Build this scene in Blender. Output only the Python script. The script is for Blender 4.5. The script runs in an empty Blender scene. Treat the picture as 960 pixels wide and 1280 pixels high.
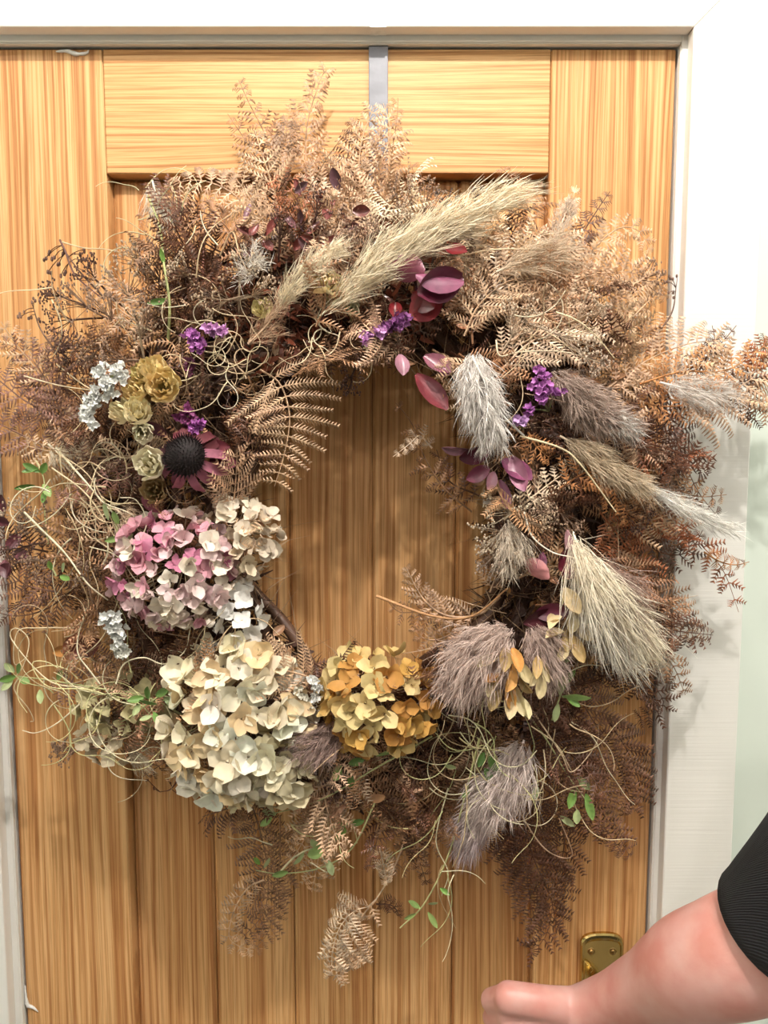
import bpy, math, random
import numpy as np
from mathutils import Vector, Matrix, Euler

# ------------------------------------------------------------------ camera, light, exposure
PITCH = math.atan(0.0925)
CAM = np.array((0.0, -0.853, 1.55))
FPX = 924.0
sc = bpy.context.scene
COL = sc.collection
cam_d = bpy.data.cameras.new('camera')
cam = bpy.data.objects.new('camera', cam_d)
COL.objects.link(cam)
cam.location = CAM
cam.rotation_euler = (math.pi / 2 - PITCH, 0, 0)
cam_d.sensor_fit = 'VERTICAL'
cam_d.sensor_height = 36.0
cam_d.sensor_width = 27.0
cam_d.lens = FPX / 1280 * 36.0
cam_d.clip_start = 0.02
sc.camera = cam
sc.view_settings.view_transform = 'Standard'
sc.view_settings.look = 'None'
sc.view_settings.gamma = 1
sc.view_settings.use_curve_mapping = False
sc.view_settings.exposure = 0.14
try:
    sc.cycles.max_bounces = 6
    sc.cycles.diffuse_bounces = 3
    sc.cycles.transparent_max_bounces = 4
except Exception:
    pass

world = bpy.data.worlds.new('world')
sc.world = world
world.use_nodes = True
world.node_tree.nodes['Background'].inputs[0].default_value = (1.0, 0.96, 0.91, 1)
world.node_tree.nodes['Background'].inputs[1].default_value = 0.07

LIGHTS = [  # x, y, z, watts, radius; first the downlight, the rest unseen added fill
    ((0.06, -0.86, 2.72), 70.0, 0.022),
    ((-1.15, -1.15, 2.72), 17.0, 0.04),
    ((1.20, -1.15, 2.72), 17.0, 0.04),
    ((-0.15, -2.25, 2.72), 24.0, 0.04),  # frontal fill, an added lamp with no known fixture
]
for k, (loc, w, r) in enumerate(LIGHTS):
    ld = bpy.data.lights.new('key_or_fill_lamp', 'POINT')
    ld.energy = w
    ld.color = (1.0, 0.95, 0.89)
    ld.shadow_soft_size = r
    lo = bpy.data.objects.new('key_or_fill_lamp', ld)
    lo.location = loc
    COL.objects.link(lo)

# ------------------------------------------------------------------ helpers
def P(px, py, y=0.0):
    """a pixel of the photograph and a distance from the door face -> a point in the room"""
    a, b = (px - 480) / FPX, -(py - 640) / FPX
    c, s = math.cos(PITCH), math.sin(PITCH)
    d = np.array((a, c + s * b, -s + c * b))
    return CAM + d * ((y - CAM[1]) / d[1])

W = {}

def nrm(v):
    v = np.asarray(v, float)
    return v / np.maximum(np.linalg.norm(v, axis=-1, keepdims=True), 1e-9)

def mesh_of(name, V, F, mat, smooth=True):
    """F: list of (M,k) arrays of polygons"""
    me = bpy.data.meshes.new(name)
    V = np.asarray(V, np.float32).reshape(-1, 3)
    if isinstance(F, np.ndarray):
        F = [F]
    F = [f for f in F if len(f)]
    me.vertices.add(len(V))
    me.vertices.foreach_set('co', V.ravel())
    tot = sum(f.size for f in F)
    npoly = sum(len(f) for f in F)
    me.loops.add(tot)
    me.polygons.add(npoly)
    me.loops.foreach_set('vertex_index', np.concatenate([f.ravel() for f in F]).astype(np.int32))
    sizes = np.concatenate([np.full(len(f), f.shape[1]) for f in F])
    starts = np.concatenate(([0], np.cumsum(sizes)[:-1])).astype(np.int32)
    me.polygons.foreach_set('loop_start', starts)
    me.polygons.foreach_set('use_smooth', np.full(npoly, smooth))
    me.update(calc_edges=True)
    me.validate()
    if mat:
        me.materials.append(mat)
    return me

def link(name, data, loc=(0, 0, 0), parent=None, color=None, kind=None, label=None, cat=None, group=None):
    o = bpy.data.objects.new(name, data)
    COL.objects.link(o)
    o.location = Vector([float(c) for c in loc])
    W[o.name] = np.array(loc, float)
    if parent is not None:
        o.parent = parent
        o.matrix_parent_inverse = Matrix.Translation(Vector([-float(c) for c in W[parent.name]]))
    if color is not None:
        o.color = (color[0], color[1], color[2], 1)
    if kind: o['kind'] = kind
    if label: o['label'] = label
    if cat: o['category'] = cat
    if group: o['group'] = group
    return o

class MB:
    """collects polygons of one mesh"""
    def __init__(self):
        self.V = []; self.F = {}; self.n = 0
    def add(self, V, F):
        V = np.asarray(V, float).reshape(-1, 3)
        if isinstance(F, np.ndarray): F = [F]
        for f in F:
            f = np.asarray(f, int)
            if f.size: self.F.setdefault(f.shape[1], []).append(f + self.n)
        self.V.append(V); self.n += len(V)
        return self
    def box(self, a, b, bev=0.0):
        (x0, y0, z0), (x1, y1, z1) = a, b
        if bev <= 0:
            V = [(x, y, z) for x in (x0, x1) for y in (y0, y1) for z in (z0, z1)]
            F = [(0, 1, 3, 2), (4, 6, 7, 5), (0, 4, 5, 1), (2, 3, 7, 6), (0, 2, 6, 4), (1, 5, 7, 3)]
            return self.add(V, np.array(F))
        # chamfered box: 24 verts
        c = bev
        V = []; idx = {}
        for ix, x in enumerate((x0, x1)):
            for iy, y in enumerate((y0, y1)):
                for iz, z in enumerate((z0, z1)):
                    sx, sy, sz = (1 if ix == 0 else -1), (1 if iy == 0 else -1), (1 if iz == 0 else -1)
                    idx[(ix, iy, iz, 0)] = len(V); V.append((x, y + sy * c, z + sz * c))
                    idx[(ix, iy, iz, 1)] = len(V); V.append((x + sx * c, y, z + sz * c))
                    idx[(ix, iy, iz, 2)] = len(V); V.append((x + sx * c, y + sy * c, z))
        Q = []; T = []
        cyc = [(0, 0), (0, 1), (1, 1), (1, 0)]
        for ax in range(3):
            for s in (0, 1):
                f = []
                for (p, q) in cyc:
                    k = [0, 0, 0]; k[ax] = s; k[(ax + 1) % 3] = p; k[(ax + 2) % 3] = q
                    f.append(idx[(k[0], k[1], k[2], ax)])
                Q.append(f if s else f[::-1])
        for ax in range(3):  # edges parallel to ax
            b1, b2 = (ax + 1) % 3, (ax + 2) % 3
            for p in (0, 1):
                for q in (0, 1):
                    k0 = [0, 0, 0]; k0[b1] = p; k0[b2] = q; k1 = list(k0); k1[ax] = 1
                    f = [idx[(*k0, b1)], idx[(*k1, b1)], idx[(*k1, b2)], idx[(*k0, b2)]]
                    Q.append(f)
        for k in [(i, j, l) for i in (0, 1) for j in (0, 1) for l in (0, 1)]:
            T.append([idx[(*k, 0)], idx[(*k, 1)], idx[(*k, 2)]])
        return self.add(V, [np.array(Q), np.array(T)])
    def mesh(self, name, mat, smooth=True, center=(0, 0, 0)):
        V = np.concatenate(self.V) - np.asarray(center, float)
        return mesh_of(name, V, [np.concatenate(f) for f in self.F.values()], mat, smooth)

def spline(pts, n):
    """Catmull-Rom through pts, n samples evenly by length"""
    p = np.asarray(pts, float)
    if len(p) == 2:
        return p[0] + (p[1] - p[0]) * np.linspace(0, 1, n)[:, None]
    q = np.vstack((2 * p[0] - p[1], p, 2 * p[-1] - p[-2]))
    out = []
    for i in range(len(p) - 1):
        a, b, c, d = q[i:i + 4]
        t = np.linspace(0, 1, 16, endpoint=False)[:, None]
        out.append(.5 * (2 * b + (c - a) * t + (2 * a - 5 * b + 4 * c - d) * t ** 2 + (3 * b - a - 3 * c + d) * t ** 3))
    out = np.vstack(out + [p[-1:]])
    s = np.concatenate(([0], np.cumsum(np.linalg.norm(np.diff(out, axis=0), axis=1))))
    u = np.linspace(0, s[-1], n)
    return np.stack([np.interp(u, s, out[:, k]) for k in range(3)], 1)

def tube(path, r, k=5, cap=False):
    path = np.asarray(path, float); n = len(path)
    r = np.broadcast_to(np.asarray(r, float), (n,))
    T = nrm(np.gradient(path, axis=0))
    N = np.zeros((n, 3))
    a = np.array((0.13, -1, 0.21)) if abs(T[0] @ nrm((0.13, -1, .21))) < .9 else np.array((1., .1, .2))
    N[0] = nrm(a - T[0] * (a @ T[0]))
    for i in range(1, n):
        v = N[i - 1] - T[i] * (N[i - 1] @ T[i]); N[i] = nrm(v)
    B = np.cross(T, N)
    ang = np.arange(k) * 2 * math.pi / k
    V = path[:, None] + r[:, None, None] * (N[:, None] * np.cos(ang)[None, :, None] + B[:, None] * np.sin(ang)[None, :, None])
    i = np.arange(n - 1)[:, None] * k; j = np.arange(k)[None]; j2 = (j + 1) % k
    F = np.stack((i + j, i + j2, i + k + j2, i + k + j), -1).reshape(-1, 4)
    out = [F]
    if cap:
        out.append(np.arange(k)[None, ::-1]); out.append((np.arange(k) + (n - 1) * k)[None])
    return V.reshape(-1, 3), out

def blades(base, d, wdir, L, wid, bend=None, prof=(1.0, .85, .12), st=(0, .5, 1)):
    """many small leaflets: base, direction, width direction (all Mx3), length, width; -> V, F"""
    base = np.asarray(base); M = len(base); K = len(prof)
    L = np.broadcast_to(L, (M,)); wid = np.broadcast_to(wid, (M,))
    V = np.zeros((M, K, 2, 3))
    for k in range(K):
        c = base + d * (L * st[k])[:, None]
        if bend is not None: c = c + bend * (L * st[k] ** 2)[:, None]
        h = wdir * (wid * prof[k] * .5)[:, None]
        V[:, k, 0] = c - h; V[:, k, 1] = c + h
    b = (np.arange(M) * K * 2)[:, None, None]
    k = (np.arange(K - 1) * 2)[None, :, None]
    F = (b + k + np.array([0, 1, 3, 2])[None, None]).reshape(-1, 4)
    return V.reshape(-1, 3), F

# ------------------------------------------------------------------ materials
def new_mat(name):
    m = bpy.data.materials.new(name); m.use_nodes = True
    nt = m.node_tree; b = nt.nodes['Principled BSDF']
    return m, nt, b, nt.nodes.new, nt.links.new

def ramp(nt, stops):
    r = nt.nodes.new('ShaderNodeValToRGB')
    e = r.color_ramp.elements
    while len(e) < len(stops): e.new(.5)
    for q, (p, c) in zip(e, stops):
        q.position = p; q.color = (*c, 1)
    return r

def oak(name, horizontal=False):
    m, nt, b, N, Lk = new_mat(name)
    tc = N('ShaderNodeTexCoord'); oi = N('ShaderNodeObjectInfo')
    off = N('ShaderNodeVectorMath'); off.operation = 'SCALE'; off.inputs[0].default_value = (3.1, 1.7, 5.3)
    Lk(oi.outputs['Random'], off.inputs['Scale'])
    add = N('ShaderNodeVectorMath'); add.operation = 'ADD'
    Lk(tc.outputs['Object'], add.inputs[0]); Lk(off.outputs[0], add.inputs[1])
    # slow wander of the grain
    mp0 = N('ShaderNodeMapping'); mp0.inputs['Scale'].default_value = (1.2, 1, 9) if horizontal else (9, 1, 1.2)
    Lk(add.outputs[0], mp0.inputs[0])
    n0 = N('ShaderNodeTexNoise'); n0.inputs['Scale'].default_value = 1.0; n0.inputs['Detail'].default_value = 2
    Lk(mp0.outputs[0], n0.inputs['Vector'])
    sub = N('ShaderNodeVectorMath'); sub.operation = 'MULTIPLY_ADD'
    sub.inputs[1].default_value = (0, 0, .034) if horizontal else (.022, 0, 0)
    Lk(n0.outputs['Color'], sub.inputs[0]); Lk(add.outputs[0], sub.inputs[2])
    def grain(sa, sl, det, rough=.5):
        mp = N('ShaderNodeMapping'); mp.inputs['Scale'].default_value = (sl, 30, sa) if horizontal else (sa, 30, sl)
        Lk(sub.outputs[0], mp.inputs[0])
        n = N('ShaderNodeTexNoise'); n.inputs['Scale'].default_value = 1; n.inputs['Detail'].default_value = det
        n.inputs['Roughness'].default_value = rough
        Lk(mp.outputs[0], n.inputs['Vector']); return n
    g1 = grain(250, 1.8, 2, .4); g2 = grain(700, 9, 3, .6); g3 = grain(22, .5, 2)
    r1 = ramp(nt, [(.36, (.50, .225, .080)), (.47, (.66, .35, .140)), (.62, (.75, .445, .205))])
    Lk(g1.outputs['Fac'], r1.inputs[0])
    r2 = ramp(nt, [(.40, (.70, .62, .52)), (.52, (1, 1, 1)), (1, (1, 1, 1))])
    Lk(g2.outputs['Fac'], r2.inputs[0])
    r3 = ramp(nt, [(.3, (.90, .85, .80)), (.55, (1, 1, 1)), (.9, (1.0, 1.0, 1.0))])
    Lk(g3.outputs['Fac'], r3.inputs[0])
    m1 = N('ShaderNodeMix'); m1.data_type = 'RGBA'; m1.blend_type = 'MULTIPLY'; m1.inputs[0].default_value = .8
    Lk(r1.outputs[0], m1.inputs[6]); Lk(r2.outputs[0], m1.inputs[7])
    m2 = N('ShaderNodeMix'); m2.data_type = 'RGBA'; m2.blend_type = 'MULTIPLY'; m2.inputs[0].default_value = 1
    Lk(m1.outputs[2], m2.inputs[6]); Lk(r3.outputs[0], m2.inputs[7])
    Lk(m2.outputs[2], b.inputs['Base Color'])
    b.inputs['Roughness'].default_value = .5
    b.inputs['Specular IOR Level'].default_value = .3
    bp = N('ShaderNodeBump'); bp.inputs['Strength'].default_value = .25; bp.inputs['Distance'].default_value = .0008
    Lk(g2.outputs['Fac'], bp.inputs['Height']); Lk(bp.outputs[0], b.inputs['Normal'])
    return m

def paint(name, col, sc_=(6, 6, 320), strength=.25, rough=.45):
    m, nt, b, N, Lk = new_mat(name)
    tc = N('ShaderNodeTexCoord'); mp = N('ShaderNodeMapping'); mp.inputs['Scale'].default_value = sc_
    Lk(tc.outputs['Object'], mp.inputs[0])
    n = N('ShaderNodeTexNoise'); n.inputs['Scale'].default_value = 1; n.inputs['Detail'].default_value = 2
    Lk(mp.outputs[0], n.inputs['Vector'])
    bp = N('ShaderNodeBump'); bp.inputs['Strength'].default_value = strength; bp.inputs['Distance'].default_value = .001
    Lk(n.outputs['Fac'], bp.inputs['Height']); Lk(bp.outputs[0], b.inputs['Normal'])
    b.inputs['Base Color'].default_value = (*col, 1); b.inputs['Roughness'].default_value = rough
    return m

def simple(name, col, rough=.5, metal=0.0, bump=0, bscale=200, spec=.5):
    m, nt, b, N, Lk = new_mat(name)
    tc = N('ShaderNodeTexCoord')
    n = N('ShaderNodeTexNoise'); n.inputs['Scale'].default_value = bscale; n.inputs['Detail'].default_value = 3
    Lk(tc.outputs['Object'], n.inputs['Vector'])
    r = ramp(nt, [(.3, tuple(c * .82 for c in col)), (.7, col)])
    Lk(n.outputs['Fac'], r.inputs[0]); Lk(r.outputs[0], b.inputs['Base Color'])
    b.inputs['Roughness'].default_value = rough; b.inputs['Metallic'].default_value = metal
    b.inputs['Specular IOR Level'].default_value = spec
    if bump:
        bp = N('ShaderNodeBump'); bp.inputs['Strength'].default_value = bump; bp.inputs['Distance'].default_value = .001
        Lk(n.outputs['Fac'], bp.inputs['Height']); Lk(bp.outputs[0], b.inputs['Normal'])
    return m

def plant(name, trans=.25, rough=.6, lo=.55, hi=1.25, nscale=90, spec=.3, hue=.0):
    """dry plant matter: the colour of the object, varied by noise, partly translucent"""
    m, nt, b, N, Lk = new_mat(name)
    oi = N('ShaderNodeObjectInfo'); tc = N('ShaderNodeTexCoord')
    n = N('ShaderNodeTexNoise'); n.inputs['Scale'].default_value = nscale; n.inputs['Detail'].default_value = 3
    Lk(tc.outputs['Object'], n.inputs['Vector'])
    mr = N('ShaderNodeMapRange'); mr.inputs['From Min'].default_value = .3; mr.inputs['From Max'].default_value = .7
    mr.inputs['To Min'].default_value = lo; mr.inputs['To Max'].default_value = hi
    Lk(n.outputs['Fac'], mr.inputs[0])
    mu = N('ShaderNodeVectorMath'); mu.operation = 'SCALE'
    Lk(oi.outputs['Color'], mu.inputs[0]); Lk(mr.outputs[0], mu.inputs['Scale'])
    Lk(mu.outputs[0], b.inputs['Base Color'])
    b.inputs['Roughness'].default_value = rough; b.inputs['Specular IOR Level'].default_value = spec
    if trans:
        tr = N('ShaderNodeBsdfTranslucent'); Lk(mu.outputs[0], tr.inputs['Color'])
        mx = N('ShaderNodeMixShader'); mx.inputs[0].default_value = trans
        Lk(b.outputs[0], mx.inputs[1]); Lk(tr.outputs[0], mx.inputs[2])
        Lk(mx.outputs[0], nt.nodes['Material Output'].inputs['Surface'])
    return m

M_OAK = oak('oak_vertical'); M_OAKH = oak('oak_horizontal', True)
M_WHITE = paint('white_gloss_paint', (.84, .81, .76))
M_WHITEH = paint('white_gloss_paint_top', (.84, .81, .76))
M_WALL = paint('pale_green_wall_paint', (.70, .76, .68), (60, 60, 60), .12, .7)
M_DARK = simple('gap_shade', (.03, .025, .02), .9)  # near-black colour standing in for shade
M_STEEL = simple('galvanised_steel', (.17, .17, .19), .38, .15, .5, 60)
M_BRASS = simple('polished_brass', (.62, .45, .17), .17, 1.0, .05, 30)
M_BRASSD = simple('dark_brass', (.36, .22, .08), .3, 1.0, .1, 60)  # darker brass for the screws and the rose
M_FERN = plant('dried_fern', .10, .5, .42, 1.5, 110, .4)
M_PETAL = plant('dried_petal', .16, .6, .82, 1.08, 160)
M_LEAF = plant('dried_leaf', .08, .36, .6, 1.3, 60, .5)
M_GREEN = plant('green_leaf', .25, .45, .7, 1.25, 60, .5)
M_STEM = plant('dried_stem', 0, .5, .65, 1.25, 70)
M_PLUME = plant('grass_plume', .22, .6, .7, 1.15, 140, .3)
M_SEED = plant('seed_head', .0, .7, .5, 1.2, 200)
M_FLOOR = simple('grey_floor', (.30, .26, .22), .6, 0, .1, 8)
M_CEIL = simple('ceiling_paint', (.80, .79, .76), .8, 0, .05, 40)

# ------------------------------------------------------------------ the setting
DX0, DX1, DZ = -0.4415, 0.3202, 1.9806          # door edges and top
SX0, SX1, RZ = -0.309, 0.1835, 1.849            # inner edges of the stiles, underside of the top rail
def part(name, mb, mat, parent=None, smooth=False, center=(0, 0, 0), **kw):
    return link(name, mb.mesh(name, mat, smooth, center), center, parent, **kw)

door = part('door_1', MB().box((DX0 + .002, .030, .006), (DX1 - .002, .040, DZ - .002)), M_OAK, kind='structure',
            label='oak door with a plain top rail above a recessed panel of vertical boards', cat='door')
part('stile', MB().box((DX0, 0, .005), (SX0, .040, DZ), .0015), M_OAK, door)
part('stile', MB().box((SX1, 0, .005), (DX1, .040, DZ), .0015), M_OAK, door)
part('rail', MB().box((SX0 + .0006, 0.0002, RZ), (SX1 - .0006, .0396, DZ), .0010), M_OAKH, door)
part('rail', MB().box((SX0 + .0006, 0.0002, .005), (SX1 - .0006, .0396, .22), .0010), M_OAKH, door)
bw = (SX1 - SX0) / 5
for i in range(5):
    part('board', MB().box((SX0 + bw * i + .0004, .018, .221), (SX0 + bw * (i + 1) - .0004, .031, RZ - .001), .0034), M_OAK, door)

# frame lining, stop, architraves
LD = -.009; AD = -.026; G = .0026
fr = part('door_frame', MB().box((DX0 - G - .03, LD, 0), (DX0 - G, .10, DZ + G + .03), .001)
          .box((DX1 + G, LD, 0), (DX1 + G + .03, .10, DZ + G + .03), .001), M_WHITE, kind='structure',
          label='white painted lining of the doorway')
part('head_lining', MB().box((DX0 - G, LD, DZ + G), (DX1 + G, .10, DZ + G + .03), .001), M_WHITEH, fr)
part('stop_strip', MB().box((DX0 - G, -.0075, DZ + G - .0012), (DX1 + G, -.001, DZ + G), .0008), M_WHITEH, fr)
part('stop_strip', MB().box((DX1 + G - .0008, -.0075, 0), (DX1 + G, -.001, DZ + G - .004), .0008), M_WHITE, fr)
part('stop_strip', MB().box((DX0 - G, -.0075, 0), (DX0 - G + .0008, -.001, DZ + G - .004), .0008), M_WHITE, fr)
part('gap_shade_sheet', MB().box((DX0 - G, .042, 0), (DX1 + G, .050, DZ + G)), M_DARK, fr)  # sheet behind the door that paints the shade in the gap

AI0, AI1, AZ = DX0 - G - .0062, DX1 + G + .0058, DZ + G + .0066
AW = .080
def prism(poly, y0, y1):
    n = len(poly)
    V = [(x, y0, z) for x, z in poly] + [(x, y1, z) for x, z in poly]
    F = [np.array([list(range(n))]), np.array([list(range(2 * n - 1, n - 1, -1))])]
    F.append(np.array([[i, i + n, (i + 1) % n + n, (i + 1) % n] for i in range(n)]))
    return V, F
def architrave(name, poly, mat, label):
    mb = MB(); mb.add(*prism(poly, AD, LD + .0003)); me = mb.mesh(name, mat, False)
    o = link(name, me, kind='structure', label=label)
    bv = o.modifiers.new('bevel', 'BEVEL'); bv.width = .0018; bv.segments = 2; bv.limit_method = 'ANGLE'
    return o
g = .0002
architrave('trim_1', [(AI0 + g, AZ), (AI1 - g, AZ), (AI1 + AW - g, AZ + AW), (AI0 - AW + g, AZ + AW)], M_WHITEH, 'white painted architrave board over the doorway')
architrave('trim_2', [(AI1, 0), (AI1 + AW, 0), (AI1 + AW, AZ + AW), (AI1, AZ)], M_WHITE, 'white painted architrave board right of the doorway')
architrave('trim_3', [(AI0 - AW, 0), (AI0, 0), (AI0, AZ), (AI0 - AW, AZ + AW)], M_WHITE, 'white painted architrave board left of the doorway')

wall = MB()
HX0, HX1, HZ = DX0 - G - .03, DX1 + G + .03, DZ + G + .03
wall.box((-1.7, LD, 0), (HX0, .10, 2.78)).box((HX1, LD, 0), (1.7, .10, 2.78)).box((HX0, LD, HZ), (HX1, .10, 2.78))
part('wall_front', wall, M_WALL, kind='structure', label='pale green painted wall around the doorway')
part('wall_left', MB().box((-1.8, -2.6, 0), (-1.7, .1, 2.78)), M_WALL, kind='structure')
part('wall_right', MB().box((1.7, -2.6, 0), (1.8, .1, 2.78)), M_WALL, kind='structure')
part('floor', MB().box((-1.8, -2.6, -.08), (1.8, .1, 0)), M_FLOOR, kind='structure')
part('ceiling', MB().box((-1.8, -2.6, 2.78), (1.8, .1, 2.86)), M_CEIL, kind='structure')
bb = MB().box((-1.7, LD - .015, 0), (AI0 - AW - .001, LD, .12), .003).box((AI1 + AW + .001, LD - .015, 0), (1.7, LD, .12), .003)
part('baseboard_front', bb, M_WHITE, kind='structure')

M_GLOW = bpy.data.materials.new('downlight_lens'); M_GLOW.use_nodes = True
bs = M_GLOW.node_tree.nodes['Principled BSDF']; bs.inputs['Emission Color'].default_value = (1, .92, .8, 1); bs.inputs['Emission Strength'].default_value = 6
def disc(c, r0, r1, z0, z1, k=28):
    a = np.arange(k) * 2 * math.pi / k
    V = np.vstack([np.stack((c[0] + r * np.cos(a), c[1] + r * np.sin(a), np.full(k, z)), 1) for r, z in ((r0, z0), (r1, z0), (r1, z1), (r0, z1))])
    i = np.arange(k); j = (i + 1) % k
    F = np.vstack([np.stack((i + a_ * k, j + a_ * k, j + ((a_ + 1) % 4) * k, i + ((a_ + 1) % 4) * k), 1) for a_ in range(4)])
    return V, F
for n_, (loc, w, r) in enumerate(LIGHTS):  # fixtures after the first are made up to house the fill lamps
    e = link('downlight_or_fill', None, (loc[0], loc[1], 2.78), label='round ceiling downlight ' + ('in front of the door', 'added as unseen fill towards the left wall', 'added as unseen fill towards the right wall', 'added as unseen fill behind the viewer')[n_], cat='light', group='ceiling downlights')
    mb = MB(); mb.add(*disc(loc, .034, .045, 2.765, 2.7795)); part('bezel', mb, M_WHITE, e)
    mb = MB(); mb.add(*disc(loc, .0005, .0335, 2.770, 2.7790)); part('lens', mb, M_GLOW, e)

# ------------------------------------------------------------------ strap, tab, flake
hx = P(473, 120, -.003)[0]
hang = link('door_hanger', None, (hx, 0, DZ), label='flat grey metal over-door strap hooked on the top of the oak door above the wreath', cat='hanger')
sw = .0105
mb = MB().box((hx - sw, -.0036, 1.72), (hx + sw, -.0012, DZ + .0030), .0004)
part('strap', mb, M_STEEL, hang)
mb = MB().box((hx - sw, -.0036, DZ + .0006), (hx + sw, .0408, DZ + .0030), .0003).box((hx - sw, .0405, DZ - .05), (hx + sw, .0418, DZ + .0030), .0002)
part('top_hook', mb, M_STEEL, hang)
mb = MB(); mb.add(*tube(spline([(hx, -.003, 1.725), (hx, -.02, 1.712), (hx, -.036, 1.718), (hx, -.040, 1.735)], 14), .0035, 6, True))
part('lower_hook', mb, M_STEEL, hang)
M_CLOUDY = simple('cloudy_white', (.92, .90, .86), .35)  # off-white shared by the tab, the drip and the smear
part('cloudy_tab', MB().box((hx - .0085, LD - .0172, AZ - .0006), (hx + .0085, LD - .0005, AZ - .0001)), M_CLOUDY,
     label='small cloudy tab on the casing underside above the strap', cat='tape')  # thin pale sheet under the casing
mb = MB(); a = P(70, 64.5, -.0008); b_ = P(112, 66, -.0008)
fl = spline([a, P(84, 64.0, -.001), P(95, 67.5, -.001), P(108, 66.5, -.001), P(111, 62.5, -.001)], 14)
mb.add(*tube(fl, np.array([.0006, .0012, .0016, .0014, .0019, .0023, .0021, .0026, .0021, .0016, .0019, .0016, .0013, .0005]), 6, True))
part('paint_drip', mb, M_CLOUDY, smooth=True, label='dried white paint drip on the top edge of the oak door at upper left', cat='paint drip')

mb = MB(); mb.add(*tube(spline([P(31, 1232, -.0015), P(33, 1250, -.0012), P(35, 1257, -.001), P(41, 1259, -.001), P(48, 1265, -.001)], 12), np.array([.0006, .0009, .0012, .0015, .0013, .0018, .0022, .0024, .0020, .0015, .0010, .0004]), 6, True))
part('filler_smear', mb, M_CLOUDY, smooth=True, label='small pale filler smear on the lower left edge of the oak door', cat='filler smear')

# ------------------------------------------------------------------ brass plate and lever (move with the door)
pc = P(751, 1200, 0)
PX = pc[0]; PZT = P(751, 1168, -.006)[2]; PW = .0262
def arch_poly(w, top, bot, rise, n=14):
    pts = []
    for i in range(n + 1):
        t = math.pi * i / n
        pts.append((-w * math.copysign(abs(math.cos(t)) ** .72, -math.cos(t)) * -1, top - rise + rise * math.sin(t) ** .8))
    pts = [(-x, z) for x, z in pts]
    return [(PX + x, z) for x, z in pts] + [(PX - x, bot + (top - z)) if False else (PX - x, 2 * ((top + bot) / 2) - z) for x, z in pts]
def layered(polys, ys):
    """stack of outlines with the same count, lofted then capped"""
    n = len(polys[0]); V = []; F = []
    for pl, y in zip(polys, ys): V += [(x, y, z) for x, z in pl]
    for k in range(len(polys) - 1):
        for i in range(n):
            F.append([k * n + i, k * n + (i + 1) % n, (k + 1) * n + (i + 1) % n, (k + 1) * n + i])
    return V, [np.array(F), np.array([[(len(polys) - 1) * n + i for i in range(n)]])]
PZB = PZT - .165
plate = MB()
plate.add(*layered([arch_poly(PW, PZT, PZB, .015), arch_poly(PW, PZT, PZB, .015), arch_poly(PW - .0015, PZT - .0015, PZB + .0015, .014),
                    arch_poly(PW - .0035, PZT - .0045, PZB + .0045, .013), arch_poly(PW - .0045, PZT - .0095, PZB + .0095, .009),
                    arch_poly(PW - .0055, PZT - .0105, PZB + .0105, .008)],
                   [-.0002, -.004, -.0062, -.0068, -.0042, -.0040]))
pl = link('handle_plate', plate.mesh('handle_plate', M_BRASS, False), parent=door, label='brass lever plate with an arched top')
def dome(c, r, h, k=14, rings=5):
    V = []; F = []
    for i in range(rings):
        t = i / rings * math.pi / 2
        V += [(c[0] + r * math.cos(t) * math.cos(a), c[1] - h * math.sin(t), c[2] + r * math.cos(t) * math.sin(a)) for a in np.arange(k) * 2 * math.pi / k]
    V.append((c[0], c[1] - h, c[2]))
    for i in range(rings - 1):
        for j in range(k): F.append([i * k + j, i * k + (j + 1) % k, (i + 1) * k + (j + 1) % k, (i + 1) * k + j])
    T = [[(rings - 1) * k + j, (rings - 1) * k + (j + 1) % k, rings * k] for j in range(k)]
    return V, [np.array(F), np.array(T)]
for sx in (-1, 1):
    for zz in (PZT - .0235, PZB + .0235):
        mb = MB(); c = (PX + sx * .0132, -.0038, zz)
        mb.add(*dome(c, .0048, .0012)); mb.add(*dome((c[0], c[1] - .0008, c[2]), .0032, .0022))
        link('screw', mb.mesh('screw', M_BRASSD if sx < 0 else M_BRASSD, True), parent=pl)
LZ = PZT - .078
mb = MB()
mb.add(*dome((PX, -.004, LZ), .019, .012, 20)); link('lever_rose', mb.mesh('lever_rose', M_BRASSD, True), parent=pl)
lev = spline([(PX, -.012, LZ), (PX, -.038, LZ), (PX - .012, -.052, LZ + .001), (PX - .05, -.055, LZ + .001), (PX - .095, -.053, LZ - .002), (PX - .118, -.047, LZ - .005)], 34)
mb = MB(); rr = np.interp(np.linspace(0, 1, 34), [0, .2, .35, .8, .95, 1], [.0085, .0075, .0085, .0075, .007, .003])
mb.add(*tube(lev, rr, 12, True)); link('lever', mb.mesh('lever', M_BRASS, True), parent=pl)
# small return spring visible beside the rose
mb = MB(); mb.add(*tube(spline([P(730, 1201, -.006), P(735, 1206, -.009), P(739, 1209, -.009), P(741, 1212, -.008), P(738, 1216, -.006)], 14), .0007, 6, True))
link('spring', mb.mesh('spring', M_BRASS, True), parent=pl)

# ------------------------------------------------------------------ the wreath
wc = P(455, 640, 0)
wreath = link('wreath', None, wc, label='large round dried flower and fern wreath hanging from the strap on the oak door', cat='wreath')
R = np.random.default_rng(7)
NCOUNT = {}

def bump_count(k, n=1):
    NCOUNT[k] = NCOUNT.get(k, 0) + n

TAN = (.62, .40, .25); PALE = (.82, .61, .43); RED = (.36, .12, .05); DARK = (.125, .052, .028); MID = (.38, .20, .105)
PURP = (.25, .125, .09); ORANGE = (.58, .26, .10); STRAW = (.74, .60, .38); GREENSTRAW = (.55, .56, .26)

def jit(c, s=.12, r=None):
    r = r or R
    f = 1 + (r.random() - .5) * 2 * s
    return tuple(min(.95, max(.01, x * f * (1 + (r.random() - .5) * s * .5))) for x in c)

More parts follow.
